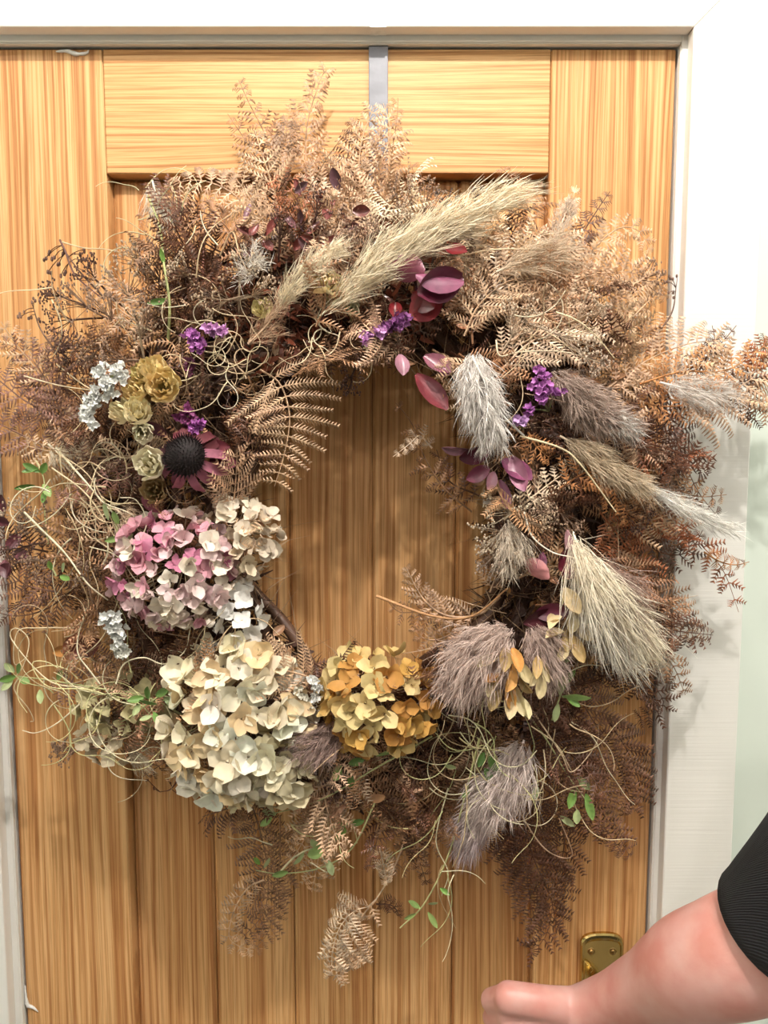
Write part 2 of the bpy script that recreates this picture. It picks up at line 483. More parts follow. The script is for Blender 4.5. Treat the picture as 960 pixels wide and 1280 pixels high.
def frond(path_px, width=32, color=TAN, roll=0.0, curl=.5, cup=.6, npin=None, tooth=8.5, sparse=1.0, split=False, label=None,
          stem_r=.0011, tip=.18, wprof=None, t0=.08, name='fern_frond', rng=None, droop=0.0, ang=.45, tsp=4.2):
    """one bracken frond. path_px: (px, py, cm in front of the door)"""
    r = rng or R
    pts = [P(a, b, -c / 100.) for a, b, c in path_px]
    n0 = 40
    path = spline(pts, n0)
    Lm = np.linalg.norm(np.diff(path, axis=0), axis=1).sum()
    pxm = 1100.0
    wid = width / pxm
    npin = npin or max(6, int(Lm * pxm / 12.0)); tooth = tooth * 1.3; wid *= 1.22
    tk = t0 + (1 - t0) * (np.arange(npin) / npin) ** .95
    ts = np.linspace(0, 1, n0)
    C = np.stack([np.interp(tk, ts, path[:, k]) for k in range(3)], 1)
    Tn = nrm(np.gradient(path, axis=0)); T = nrm(np.stack([np.interp(tk, ts, Tn[:, k]) for k in range(3)], 1))
    cn = np.array((0, -1., .15)); N0 = nrm(cn - T * (T @ cn)[:, None]); S0 = np.cross(T, N0)
    tw = roll + (r.random() - .5) * .8 * tk
    N = N0 * np.cos(tw)[:, None] + S0 * np.sin(tw)[:, None]
    S = S0 * np.cos(tw)[:, None] - N0 * np.sin(tw)[:, None]
    prof = (wprof(tk) if wprof else np.minimum(1, .55 + tk * 2.2) * np.clip((1 - tk) * 1.25 + tip * .6, 0, 1) ** .8)
    pin = []
    for s in (-1, 1):
        keep = r.random(npin) < sparse
        l = wid * prof * (r.random(npin) * .35 + .75)
        m = np.clip((l * pxm / tsp).astype(int), 4, 20)
        a0 = ang + (r.random(npin) - .5) * .35
        c1 = curl * (r.random(npin) * 1.0 + .3) * (1 if r.random() < .8 else -1)
        c2 = cup * (r.random(npin) * 1.4 - .25)
        for i in range(npin):
            if keep[i]: pin.append((i, s, l[i], m[i], a0[i], c1[i], c2[i]))
    out = []
    for (i, s, l, m, a0, c1, c2) in pin:
        u = np.linspace(0, 1, m + 1)
        phi = a0 + c1 * u + (r.random() - .5) * .3 * u; psi = -c2 * u * 1.6 + .2
        D = np.cos(psi)[:, None] * (S[i] * s * np.cos(phi)[:, None] + T[i] * np.sin(phi)[:, None]) + np.sin(psi)[:, None] * N[i]
        pts_ = C[i] + np.vstack((np.zeros(3), np.cumsum((D[1:] + D[:-1]) * .5 * l / m, axis=0)))
        if droop: pts_[:, 2] -= droop * l * u ** 2
        Nn = nrm(N[i] - D * (D @ N[i])[:, None])
        Q = np.cross(D, Nn)
        tl = tooth / pxm * np.clip(1.08 - u, .25, 1) ** .6 * np.clip(.55 + u * 3, 0, 1) * min(1, .45 + l / wid * .6)
        base = np.vstack((pts_[1:], pts_[1:])); dd = D[1:]
        fw = (.25 + r.random() * .45) + r.random(m) * .12
        cc = .35 + r.random() * .5
        tdir = np.vstack((nrm(Q[1:] + dd * fw[:, None]), nrm(-Q[1:] + dd * fw[:, None])))
        bend = np.vstack((-Nn[1:], -Nn[1:])) * cc + np.vstack((dd, dd)) * .25
        wdir = np.vstack((dd, dd))
        Lb = np.concatenate((tl[1:], tl[1:])) * (.92 + .16 * r.random(2 * m))
        V, F = blades(base, tdir, wdir, Lb, l / m * .56, bend, (1.0, .80, .30))
        # midrib
        h = Q * (.0006 * (1.15 - u))[:, None]
        Vr = np.concatenate((pts_ - h, pts_ + h)); k = m + 1; j = np.arange(m)
        Fr = np.stack((j, j + 1, j + 1 + k, j + k), 1)
        Fr = Fr
        mbp = MB(); mbp.add(V, F); mbp.add(Vr, Fr)
        out.append((C[i], mbp))
    stem = MB(); stem.add(*tube(path[::2], np.linspace(stem_r, stem_r * .35, n0 // 2), 4))
    c0 = path[0]
    if split:
        fo = link(name, stem.mesh(name, M_FERN, True, c0), c0, wreath, color, label=label)
        for c, mbp in out:
            link('pinna', mbp.mesh('pinna', M_FERN, False, c), c, fo, jit(color, .1, r)); bump_count('pinna')
    else:
        for c, mbp in out:
            stem.add(np.concatenate(mbp.V), np.concatenate([f for f in mbp.F[4]]))
        fo = link(name, stem.mesh(name, M_FERN, False, c0), c0, wreath, color, label=label)
    bump_count('frond')
    return fo

# --- the ring of twigs underneath
IC, IR = (468, 642), (134, 190)
OC, OR = (450, 634), (352, 378)
def ring(phi, f, cm):
    """phi: 0 = right, pi/2 = up in the picture; f 0 inner .. 1 outer"""
    x = (IC[0] + IR[0] * math.cos(phi)) * (1 - f) + (OC[0] + OR[0] * math.cos(phi)) * f
    y = (IC[1] - IR[1] * math.sin(phi)) * (1 - f) + (OC[1] - OR[1] * math.sin(phi)) * f
    return (x, y, cm)
for k in range(9):
    ph0 = R.random() * 6.28; n = 90
    f0 = .10 + .8 * (k + .5) / 9; amp = .07; fr_ = R.integers(3, 7)
    pts = []
    for i in range(n + 1):
        ph = i / n * 2 * math.pi
        pts.append(P(*ring(ph, f0 + amp * math.sin(fr_ * ph + ph0), 0)[:2], -(.022 + .030 * (1 - abs(f0 - .5)) + .012 * math.cos(fr_ * ph + ph0))))
    mb = MB(); mb.add(*tube(np.array(pts), .0052 + .002 * R.random(), 7))
    link('vine_hoop', mb.mesh('vine_hoop', M_STEM, True), parent=wreath, color=(.10, .05, .03))
def debris(name, count, cmr, lr, wr, color, fr=(.05, 1.0), kind='stuff', mat=M_STEM, spread=1.0, label=None, out=.0, angles=(0, 6.283)):
    base = []; 
    for _ in range(count):
        ph = angles[0] + R.random() * (angles[1] - angles[0]); f = fr[0] + (fr[1] - fr[0]) * R.random()
        x, y, _c = ring(ph, f, 0)
        base.append(P(x, y, -(cmr[0] + (cmr[1] - cmr[0]) * R.random() * (1 - .6 * abs(f - .5) * 2)) / 100))
    base = np.array(base)
    d = nrm(R.normal(size=(count, 3)) * np.array((1, .55, 1)))
    if out:
        d = nrm(d + nrm(base - wc) * out)
    w = nrm(np.cross(d, nrm(R.normal(size=(count, 3)))))
    bend = R.normal(size=(count, 3)) * .25
    L = lr[0] + (lr[1] - lr[0]) * R.random(count)
    V, F = blades(base, d, w, L, wr[0] + (wr[1] - wr[0]) * R.random(count), bend, (.8, 1, .7, .2), (0, .33, .66, 1))
    return link(name, mesh_of(name, V, F, mat, False), parent=wreath, color=color, kind=kind, label=label)
debris('twig_litter', 7000, (1.5, 9), (.012, .036), (.0008, .0018), (.085, .042, .028), (0.10, .97))
debris('leaf_litter', 3600, (1.0, 8), (.012, .03), (.004, .010), (.07, .032, .022), (0.12, .95))
debris('stalk_litter', 900, (5, 12), (.03, .08), (.0007, .0014), (.42, .28, .17), (0.05, 1.0))
debris('reddish_leaf_litter', 500, (6, 11), (.010, .022), (.003, .007), (.22, .06, .03), (0.2, .95), mat=M_LEAF, angles=(1.2, 2.3))

def zone(x, y):  # repeated DARK puts shade between the fronds into the colour
    """fern colour by region; extra DARK entries deepen the shade inside the wreath"""
    if y < 345 and x < 500: return [TAN, MID, RED, DARK, DARK, PALE][R.integers(0, 6)]
    if x > 500 and y < 520: return [TAN, PALE, TAN, MID, DARK][R.integers(0, 5)]
    if x > 690 and y < 720: return [MID, DARK, TAN, DARK, RED][R.integers(0, 5)]
    if x > 620 and y >= 720: return [MID, DARK, (.26, .12, .07), DARK][R.integers(0, 4)]
    if x < 180: return [PURP, DARK, MID, DARK, TAN][R.integers(0, 5)]
    if y > 850: return [MID, TAN, DARK, MID][R.integers(0, 4)]
    return [DARK, MID, DARK, TAN][R.integers(0, 4)]

# --- filler fronds over the ring
for k in range(176):
    ph = k / 176 * 2 * math.pi + R.normal() * .05
    f = R.random() ** .8
    if .25 < f < .7 and R.random() < .3: f = .7 + .3 * R.random()
    a = ring(ph, .08 + .82 * f, 0)
    side = 1 if R.random() < .5 else -1
    turn = (R.random() * 1.1 + .15) * side * (1.25 - f * .5)
    if f < .25: turn = (1.45 + R.random() * .3) * side
    d = ph + turn
    Ln = 75 + 75 * R.random() if f > .3 else 70 + 35 * R.random()
    c0 = 7 + 5 * (1 - f) * R.random() + 2 * R.random(); bendd = R.normal() * .5
    pts = []
    x, y = a[0], a[1]
    for s in range(4):
        pts.append((x, y, max(2.5, c0 + (1.2 * s if R.random() < .5 else -.9 * s) + R.normal() * .3)))
        x += math.cos(d) * Ln / 3; y -= math.sin(d) * Ln / 3; d += bendd * .5
        if x > 800 and pts[-1][2] < 6: pts[-1] = (*pts[-1][:2], 6.2)
    xm, ym = pts[1][:2]
    frond(pts, width=25 + 20 * R.random(), color=jit(zone(xm, ym), .15), roll=R.normal() * .6, curl=.4 + .5 * R.random(),
          cup=.5 + .7 * R.random(), tooth=6.5 + 2.2 * R.random(), tsp=4.2)

# --- fronds that can be picked out in the photograph
H = []
def hero(pts, w, col, **kw): H.append((pts, w, col, kw))
# top
hero([(384, 235, 6), (382, 190, 5), (385, 150, 4), (396, 112, 4), (404, 92, 3.5), (412, 84, 3.5)], 26, (.50, .30, .18), roll=.3, cup=1.2, curl=1.0, tooth=7, tip=.5, npin=16)
hero([(350, 240, 6), (345, 205, 6), (330, 165, 5.5), (312, 130, 5), (297, 97, 4.5)], 26, MID, sparse=.75, npin=16, cup=1.0, tooth=6)
hero([(345, 225, 6.5), (350, 195, 6), (357, 170, 6), (360, 148, 6)], 18, (.40, .24, .15), roll=.2, npin=14, tip=.5)
hero([(350, 235, 6), (320, 195, 5.5), (300, 165, 5), (283, 140, 5)], 20, MID, tooth=7)
hero([(345, 250, 7), (335, 215, 7), (325, 185, 6.5), (318, 160, 6)], 30, TAN, tooth=8)
hero([(455, 290, 7.5), (468, 240, 7.5), (478, 200, 7), (488, 165, 6.5), (478, 125, 6)], 38, TAN, tooth=8)
hero([(400, 300, 7), (405, 250, 7), (398, 215, 6.5), (388, 195, 6)], 34, MID, tooth=8)
hero([(452, 300, 7), (450, 240, 7), (449, 200, 6.5), (455, 165, 6), (470, 130, 6)], 44, TAN, split=True, tooth=8.5, curl=.7, tsp=4.2)
hero([(490, 300, 8), (487, 240, 7), (490, 190, 6.5), (496, 150, 6), (498, 118, 5.5)], 24, MID, tooth=6, cup=1.2, sparse=.8)
hero([(420, 260, 6), (432, 210, 6), (438, 175, 5.5), (442, 145, 5)], 24, DARK, tooth=6)
hero([(380, 260, 7), (400, 230, 7), (430, 215, 7), (465, 205, 7)], 28, TAN)
hero([(330, 300, 8), (300, 250, 8), (262, 228, 8), (225, 228, 8), (195, 250, 8)], 40, TAN, split=True, tooth=8, curl=-.6, droop=.5, tsp=4)
hero([(310, 330, 9), (280, 280, 9), (240, 262, 9), (200, 262, 8), (168, 275, 7)], 36, MID, tooth=7, droop=.5)
hero([(340, 340, 9), (330, 280, 9), (300, 230, 8), (280, 212, 7)], 34, TAN, tooth=7, split=True)
hero([(370, 330, 9), (380, 280, 9), (365, 240, 9), (335, 220, 8)], 34, RED, tooth=7)
hero([(410, 340, 9), (420, 290, 9), (400, 245, 8), (370, 225, 8)], 32, PALE, tooth=7)
hero([(250, 380, 8), (235, 330, 8), (215, 290, 8), (190, 262, 7)], 34, PURP, tooth=7)
hero([(540, 300, 7), (530, 260, 7), (520, 225, 6), (512, 200, 5)], 24, MID, tooth=6)
# upper right
hero([(690, 370, 9), (680, 310, 9), (660, 260, 8), (642, 225, 6), (622, 206, 5)], 34, MID, tooth=8, sparse=.9)
hero([(640, 370, 9), (632, 320, 9), (648, 270, 8), (640, 235, 7)], 26, DARK, tooth=7)
hero([(700, 350, 8), (700, 300, 8), (712, 260, 7), (722, 228, 7)], 22, PALE, tooth=7)
hero([(715, 350, 7), (725, 300, 7), (745, 265, 6), (764, 237, 5)], 18, DARK, tooth=8)
hero([(720, 345, 7), (745, 308, 7), (775, 285, 6), (800, 290, 5.5), (815, 322, 5)], 24, TAN, tooth=8, split=True, tsp=4.4)
hero([(560, 400, 10), (600, 350, 10), (650, 320, 10), (710, 320, 9), (750, 345, 8)], 52, PALE, tooth=9, split=True, curl=.5, tsp=4.5)
hero([(640, 430, 11), (680, 380, 11), (720, 350, 10), (780, 340, 9), (820, 350, 8)], 50, TAN, tooth=9, curl=.5, tsp=4.3)
hero([(620, 470, 11), (660, 430, 11), (720, 400, 11), (770, 400, 9), (810, 380, 8)], 46, PALE, tooth=9, tsp=4.3)
hero([(580, 420, 11), (600, 380, 11), (640, 350, 11), (680, 350, 10)], 44, TAN, tooth=9, tsp=4.2)
hero([(740, 470, 10), (770, 420, 10), (790, 370, 9), (790, 320, 8)], 36, TAN, tooth=8)
hero([(700, 450, 11), (740, 430, 10), (790, 420, 9), (830, 440, 8)], 36, MID, tooth=8)
hero([(760, 400, 9), (795, 370, 8), (820, 350, 7.5), (835, 380, 7)], 24, TAN, tooth=7, curl=1.2)
# to the right, over the architrave
hero([(760, 485, 10), (810, 450, 9.5), (860, 430, 9), (905, 425, 8.5)], 44, TAN, tooth=9, split=True, tsp=4.4, tip=.5)
hero([(850, 470, 9), (885, 445, 8.5), (905, 425, 8), (922, 405, 7.5)], 13, DARK, tooth=7)
hero([(870, 470, 9), (892, 430, 8.5), (890, 405, 8)], 14, DARK, tooth=7)
hero([(800, 480, 10), (850, 465, 10), (910, 462, 9.5), (960, 430, 9), (1000, 420, 9)], 26, ORANGE, tooth=6)
hero([(840, 500, 10), (880, 498, 10), (930, 480, 9.5), (960, 455, 9), (990, 440, 9)], 52, TAN, tooth=9, split=True, tsp=4.6)
hero([(905, 465, 9), (930, 490, 9), (945, 515, 8.5), (935, 535, 8)], 28, DARK, tooth=9)
hero([(920, 470, 9), (950, 500, 9), (985, 520, 9)], 30, MID, tooth=9)
hero([(790, 500, 9), (830, 508, 9), (880, 505, 9), (920, 512, 8.5)], 26, ORANGE, tooth=7)
hero([(940, 470, 9), (950, 440, 9), (960, 420, 9)], 20, RED, tooth=7)
hero([(800, 480, 9), (830, 520, 8.5), (850, 560, 8), (870, 610, 7.5), (900, 650, 7)], 32, DARK, tooth=10, split=True, tsp=5, sparse=.95)
hero([(790, 560, 9), (830, 600, 8.5), (870, 620, 8), (912, 618, 7.5)], 26, MID, tooth=8)
hero([(800, 620, 8.5), (850, 655, 8), (880, 685, 7.5), (905, 715, 7), (925, 770, 6.5)], 28, RED, sparse=.55, tooth=8, tsp=4.4, stem_r=.0009)
hero([(880, 690, 8), (900, 702, 8), (920, 706, 7.5), (938, 702, 7)], 10, ORANGE, tooth=7)
hero([(790, 660, 8.5), (825, 690, 8), (860, 690, 8), (880, 660, 7.5)], 28, DARK, tooth=8)
hero([(780, 700, 9), (815, 740, 8), (850, 770, 7.5), (872, 805, 7)], 36, MID, tooth=8)
hero([(770, 760, 9), (810, 800, 8), (840, 830, 7.5), (858, 872, 7)], 32, MID, tooth=8)
hero([(750, 640, 10), (780, 680, 9), (800, 730, 8.5), (805, 790, 8)], 40, RED, tooth=8)
hero([(750, 600, 10), (800, 600, 9), (840, 640, 8), (850, 690, 7.5)], 40, MID, tooth=8)
hero([(740, 800, 8), (790, 830, 7.5), (830, 880, 7), (790, 900, 6)], 34, DARK, tooth=8)
hero([(700, 610, 12), (740, 590, 11.5), (780, 620, 11), (790, 660, 10)], 34, ORANGE, tooth=7)
hero([(660, 540, 12), (672, 560, 12), (690, 575, 11)], 18, ORANGE, tooth=6)
hero([(630, 650, 12), (680, 610, 12), (720, 580, 11), (740, 560, 11)], 22, PALE, tooth=7)
# lower right, dark and low
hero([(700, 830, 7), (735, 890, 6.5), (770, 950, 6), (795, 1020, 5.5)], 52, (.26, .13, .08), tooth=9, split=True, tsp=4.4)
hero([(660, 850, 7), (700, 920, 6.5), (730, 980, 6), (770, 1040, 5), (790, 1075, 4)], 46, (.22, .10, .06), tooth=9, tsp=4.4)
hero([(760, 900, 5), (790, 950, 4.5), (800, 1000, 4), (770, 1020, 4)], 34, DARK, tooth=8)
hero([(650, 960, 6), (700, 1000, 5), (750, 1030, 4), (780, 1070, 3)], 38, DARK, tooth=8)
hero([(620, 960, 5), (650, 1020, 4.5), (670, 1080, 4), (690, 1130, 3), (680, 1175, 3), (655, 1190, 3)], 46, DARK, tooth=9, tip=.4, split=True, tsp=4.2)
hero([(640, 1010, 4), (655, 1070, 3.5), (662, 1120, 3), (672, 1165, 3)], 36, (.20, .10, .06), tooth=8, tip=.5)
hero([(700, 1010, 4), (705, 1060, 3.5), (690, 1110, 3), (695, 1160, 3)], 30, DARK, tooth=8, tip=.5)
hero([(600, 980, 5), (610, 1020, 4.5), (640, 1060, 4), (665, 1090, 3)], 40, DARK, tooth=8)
# bottom
hero([(310, 990, 6), (325, 1040, 5), (335, 1090, 4), (330, 1140, 4), (300, 1175, 3.5)], 34, (.24, .13, .08), tooth=8, tip=.5)
hero([(350, 1020, 6), (350, 1070, 5), (345, 1120, 4.5), (335, 1165, 4), (315, 1190, 4)], 24, MID, tooth=7, tip=.5)
hero([(330, 1100, 5), (310, 1110, 5), (292, 1140, 5), (288, 1175, 4.5), (320, 1190, 4)], 17, TAN, tooth=7, tip=.5)
hero([(510, 1040, 6), (490, 1090, 5.5), (465, 1130, 5), (440, 1140, 5), (420, 1170, 5), (418, 1215, 4.5), (465, 1190, 4)], 24, PALE, tooth=8, t0=.45, cup=1.5, tip=.6)
hero([(470, 1125, 5), (450, 1150, 5), (435, 1190, 5), (415, 1228, 4.5)], 24, TAN, tooth=7, tip=.5, cup=1.3)
hero([(475, 1060, 7), (480, 1085, 7), (484, 1108, 7)], 15, PALE, tooth=8)
hero([(470, 1130, 4), (490, 1132, 4), (502, 1148, 4)], 10, DARK, tooth=7)
hero([(500, 950, 8), (512, 1010, 7), (520, 1060, 6.5), (535, 1110, 6)], 26, DARK, tooth=8)
hero([(450, 960, 9), (480, 1000, 8), (510, 1040, 7.5), (540, 1060, 7)], 36, MID, tooth=8)
hero([(400, 960, 9), (395, 1010, 8), (380, 1050, 7.5), (360, 1080, 7)], 34, TAN, tooth=8, split=True, tsp=4.2)
hero([(440, 930, 10), (430, 980, 10), (405, 1010, 9), (380, 1030, 8)], 30, PALE, tooth=9)
hero([(560, 930, 8), (550, 1000, 7), (520, 1060, 6), (470, 1090, 5)], 40, MID, tooth=8)
# in the hole
hero([(325, 462, 11), (350, 480, 11), (362, 520, 11), (356, 565, 10.5), (342, 612, 10)], 56, TAN, split=True, tooth=7, tsp=3.8, curl=.25, cup=.4, t0=.12, ang=.15, wprof=lambda t: np.clip(1.15 - t * .95, .2, 1))
hero([(310, 470, 9), (330, 520, 8), (345, 560, 7), (335, 590, 7)], 30, MID, tooth=6)
hero([(590, 640, 6), (555, 610, 5.5), (530, 570, 5), (515, 530, 5), (492, 500, 5)], 26, MID, sparse=.65, tooth=6, cup=1.3)
hero([(600, 620, 5), (560, 600, 4.5), (545, 560, 4)], 22, DARK, sparse=.8, tooth=6)
hero([(540, 560, 5.5), (525, 545, 6), (512, 555, 6.5), (490, 572, 7)], 11, PALE, tooth=6)
hero([(625, 745, 9), (600, 768, 9), (560, 770, 8.5), (530, 750, 8), (505, 705, 8)], 30, TAN, split=True, tooth=6, t0=.28, tsp=3.8, curl=.7, cup=.9, stem_r=.0018)
hero([(560, 775, 7), (530, 765, 6.5), (500, 765, 6), (485, 752, 6)], 20, MID, tooth=6)
hero([(570, 790, 7), (545, 800, 7), (525, 795, 7), (517, 780, 7)], 18, TAN, tooth=6)
hero([(310, 860, 7), (330, 830, 7), (350, 825, 7), (385, 850, 7)], 24, MID, tooth=7)
hero([(300, 800, 8), (320, 810, 7.5), (345, 820, 7), (365, 830, 6)], 20, DARK, tooth=6)
hero([(370, 450, 8), (420, 440, 8), (470, 445, 8), (520, 455, 8)], 20, DARK, tooth=7)
hero([(480, 430, 9), (430, 430, 9), (380, 440, 8), (330, 455, 8)], 22, MID, tooth=7)
# left side, past the picture's edge
hero([(90, 560, 7), (70, 500, 6.5), (40, 450, 6), (0, 425, 6)], 36, PURP, tooth=8)
hero([(80, 530, 6), (66, 480, 6), (68, 440, 5.5), (75, 405, 5)], 26, PURP, tooth=7)
hero([(70, 520, 6), (30, 500, 6), (-10, 470, 6), (-50, 460, 6)], 34, PURP, tooth=8, split=True, tsp=4.2)
hero([(60, 560, 6), (20, 540, 6), (-20, 520, 6)], 34, PURP, tooth=8)
hero([(60, 480, 6), (20, 430, 6), (0, 400, 6)], 26, TAN, tooth=7)
hero([(80, 480, 5.5), (72, 520, 5.5), (60, 545, 5)], 22, DARK, tooth=8)
hero([(60, 690, 8), (20, 680, 7.5), (-15, 660, 7)], 34, DARK, tooth=9)
hero([(70, 740, 8), (30, 730, 7.5), (-5, 700, 7), (-40, 690, 7)], 34, PURP, tooth=9)
hero([(100, 730, 7), (60, 760, 7), (20, 770, 6.5), (-20, 760, 6)], 24, DARK, tooth=8)
hero([(120, 700, 10), (90, 680, 10), (80, 640, 10), (95, 600, 9)], 30, MID, tooth=7)
hero([(130, 680, 11), (110, 640, 11), (108, 615, 10.5)], 24, TAN, tooth=8)
hero([(170, 740, 11), (150, 700, 11), (140, 660, 11)], 34, MID, tooth=8)
hero([(150, 460, 9), (110, 440, 9), (70, 440, 8), (60, 420, 7)], 28, DARK, tooth=8)
hero([(200, 420, 10), (160, 395, 10), (130, 370, 9), (110, 345, 8)], 40, TAN, tooth=8)
hero([(190, 470, 9), (140, 450, 9), (90, 430, 8)], 30, MID, tooth=8)
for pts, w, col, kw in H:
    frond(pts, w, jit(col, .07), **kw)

# --- plumes of grass
def plume(path_px, spread=14, hairlen=22, color=(.6, .52, .42), n=900, name='grass_plume', stem=None, label=None, fan=.5, tuft=0, hw=.0007, sag=.2, clump=.0):
    pts = [P(a, b, -c / 100.) for a, b, c in path_px]
    path = spline(pts, 40); Tn = nrm(np.gradient(path, axis=0))
    fluffy = fan >= .4
    if fluffy: hairlen *= .66; spread *= 1.1; n = int(n * 1.5)
    else: n = int(n * 1.15); hairlen *= .9
    hw *= .72
    per = 11 if fluffy else 8; m = max(8, n // per)
    ts = np.linspace(0, 1, 40)
    def at(t, A): return np.stack([np.interp(t, ts, A[:, k]) for k in range(3)], 1)
    tc_ = R.random(m) ** .92
    T = nrm(at(tc_, Tn)); rad = R.normal(size=(m, 3)); rad = nrm(rad - T * np.sum(rad * T, 1)[:, None])
    env = np.clip(.35 + 2.2 * tc_, 0, 1) * np.clip(1.55 - tc_ * 1.05, .2, 1)
    Cc = at(tc_, path) + rad * (spread / 1100 * env * R.random(m) ** .6)[:, None]
    dc = nrm(T + rad * fan * (.4 + R.random(m))[:, None] + R.normal(size=(m, 3)) * (.06 + .22 * fan))
    Lc = hairlen / 1100 * (.55 + .8 * R.random(m)) * np.clip(1.35 - .4 * tc_, .3, 1.3)
    idx = np.repeat(np.arange(m), per); n = len(idx)
    sgn = R.random(n)
    C = Cc[idx] + dc[idx] * (Lc[idx] * sgn * .9)[:, None] + R.normal(size=(n, 3)) * .0006
    d = nrm(dc[idx] + R.normal(size=(n, 3)) * (.16 + .22 * fan))
    w = nrm(np.cross(d, nrm(R.normal(size=(n, 3)))))
    L = Lc[idx] * (.45 + .5 * R.random(n))
    bend = -rad[idx] * .2 * fan + np.array((0, 0, -1.)) * sag * (R.random(n)[:, None] + .3) + R.normal(size=(n, 3)) * .10
    V, F = blades(C, d, w, L, hw * (.6 + .6 * R.random(n)), bend, (.8, 1, .7, .15), (0, .35, .7, 1))
    c0 = path[0]
    mb = MB(); mb.add(V, F)
    st = MB(); sp_ = [P(a, b, -c / 100.) for a, b, c in stem] if stem else None
    if sp_ is not None: st.add(*tube(spline(sp_ , 20), .0011, 5, True))
    else: st.add(*tube(path, np.linspace(.0012, .0004, 40), 5))
    o = link(name, mb.mesh(name, M_PLUME, False, c0), c0, wreath, color, label=label)
    link('stem', st.mesh('stem', M_STEM, True, c0), c0, o, tuple(min(.9, c * 1.05) for c in color))
    return o
CREAM = (.92, .80, .60); SILV = (.88, .82, .77); MAUVE = (.40, .30, .27); WHITE = (.95, .91, .85)
plume([(400, 395, 13), (455, 345, 14), (520, 300, 14), (590, 262, 12), (640, 246, 10)], 15, 34, CREAM, 2600, fan=.16, sag=.05, hw=.0009, label='long cream pampas plume')
plume([(470, 345, 13), (530, 300, 13), (580, 285, 12)], 12, 30, (.70, .58, .42), 900, fan=.25, sag=.05)
plume([(345, 390, 13), (365, 360, 14), (390, 335, 14), (418, 316, 13)], 8, 18, CREAM, 1300, fan=.35, sag=.05, hw=.0009, label='short cream grass plume')
plume([(310, 430, 13), (335, 405, 13), (350, 380, 13)], 11, 20, (.62, .42, .28), 500, fan=.5)
plume([(592, 440, 14), (598, 480, 15), (608, 520, 15), (613, 548, 14.5)], 14, 24, SILV, 2600, fan=.6, tuft=0, sag=.3, label='silvery white drooping grass plume', hw=.00085,
      stem=[(590, 445, 15.5), (602, 470, 16), (625, 515, 15.5), (655, 545, 14)])
plume([(580, 470, 13.5), (592, 490, 14), (600, 500, 14)], 12, 22, SILV, 700, fan=.6, sag=.3, hw=.0008)
plume([(690, 465, 12), (715, 490, 13), (745, 515, 13), (785, 535, 12.78)], 17, 24, (.48, .36, .30), 3000, fan=.65, sag=.1, hw=.0008, label='grey brown fluffy grass plume')
plume([(755, 515, 14), (775, 530, 14), (790, 540, 13.5)], 8, 16, (.80, .75, .70), 500, fan=.5, hw=.0008)
plume([(700, 545, 12), (735, 565, 13), (770, 590, 13), (800, 608, 12.78)], 11, 22, (.66, .52, .37), 1700, fan=.25, sag=.08, label='smooth fawn grass plume')
plume([(790, 598, 12.78), (830, 622, 12), (870, 642, 11.5), (905, 658, 11)], 8, 24, WHITE, 1200, fan=.14, sag=.03, label='pointed white grass plume')
plume([(640, 790, 13), (615, 805, 14), (590, 830, 14.5), (570, 855, 14)], 25, 30, (.72, .56, .49), 4200, fan=.6, sag=.35, label='broad mauve grey fluffy grass plume', hw=.0009)
plume([(662, 782, 13), (672, 800, 14), (682, 820, 14), (686, 845, 13.5)], 18, 24, (.60, .45, .39), 2200, fan=.6, sag=.2, hw=.0008)
plume([(716, 665, 13), (728, 695, 15), (752, 730, 15), (775, 760, 14.5), (792, 785, 14)], 12, 46, (.96, .85, .68), 2300, fan=.24, sag=.12, label='large cream feathery pampas plume', hw=.0009)
plume([(724, 700, 14), (732, 745, 14.5), (748, 780, 14), (770, 808, 13.5)], 7, 38, (.95, .88, .78), 1400, fan=.25, sag=.12, hw=.0009)
plume([(745, 700, 14.2), (772, 740, 14), (792, 775, 13.5)], 17, 34, (.42, .29, .24), 1300, fan=.5, sag=.2)
plume([(635, 650, 12), (640, 680, 13), (636, 705, 12.78)], 11, 22, (.85, .73, .60), 1000, fan=.45, sag=.3, hw=.0008)
plume([(430, 905, 12), (405, 925, 13), (375, 930, 13), (360, 928, 12)], 17, 22, (.44, .31, .27), 2200, fan=.6, sag=.2, label='dark mauve fluffy grass plume beside the cream hydrangea')
plume([(655, 925, 11), (640, 960, 12), (615, 1000, 11.5), (600, 1020, 10.5)], 20, 28, (.78, .65, .60), 3600, fan=.5, sag=.35, label='drooping silvery mauve grass plume', hw=.00085)
plume([(610, 1000, 10.5), (592, 1030, 10), (580, 1058, 9)], 12, 26, (.62, .50, .50), 1500, fan=.45, sag=.4, hw=.0008)
plume([(690, 320, 10), (700, 285, 9.5), (712, 255, 9)], 9, 16, (.74, .60, .48), 800, fan=.4)
plume([(620, 340, 12), (660, 325, 12), (700, 315, 11)], 14, 26, (.70, .55, .40), 900, fan=.35)
plume([(825, 478, 11), (855, 485, 11), (885, 490, 10.5), (905, 495, 10)], 12, 26, (.82, .74, .68), 900, fan=.3, label='pale pink white grass plume')
plume([(190, 225, 8), (197, 250, 8), (208, 280, 8)], 9, 24, (.84, .78, .68), 500, fan=.5, sag=.1)
plume([(320, 345, 12), (312, 335, 13), (322, 325, 13)], 10, 22, (.85, .78, .70), 300, fan=.9)
plume([(60, 555, 10), (75, 565, 10), (100, 560, 10)], 9, 20, (.80, .68, .52), 350, fan=.8)
plume([(140, 635, 12), (150, 640, 12), (160, 655, 12)], 9, 18, (.72, .54, .38), 350, fan=.6)
plume([(740, 745, 12), (725, 780, 12), (715, 800, 12)], 9, 22, (.66, .48, .26), 600, fan=.5)
plume([(160, 930, 9), (175, 945, 9), (180, 950, 9)], 10, 22, (.72, .60, .44), 300, fan=.7)

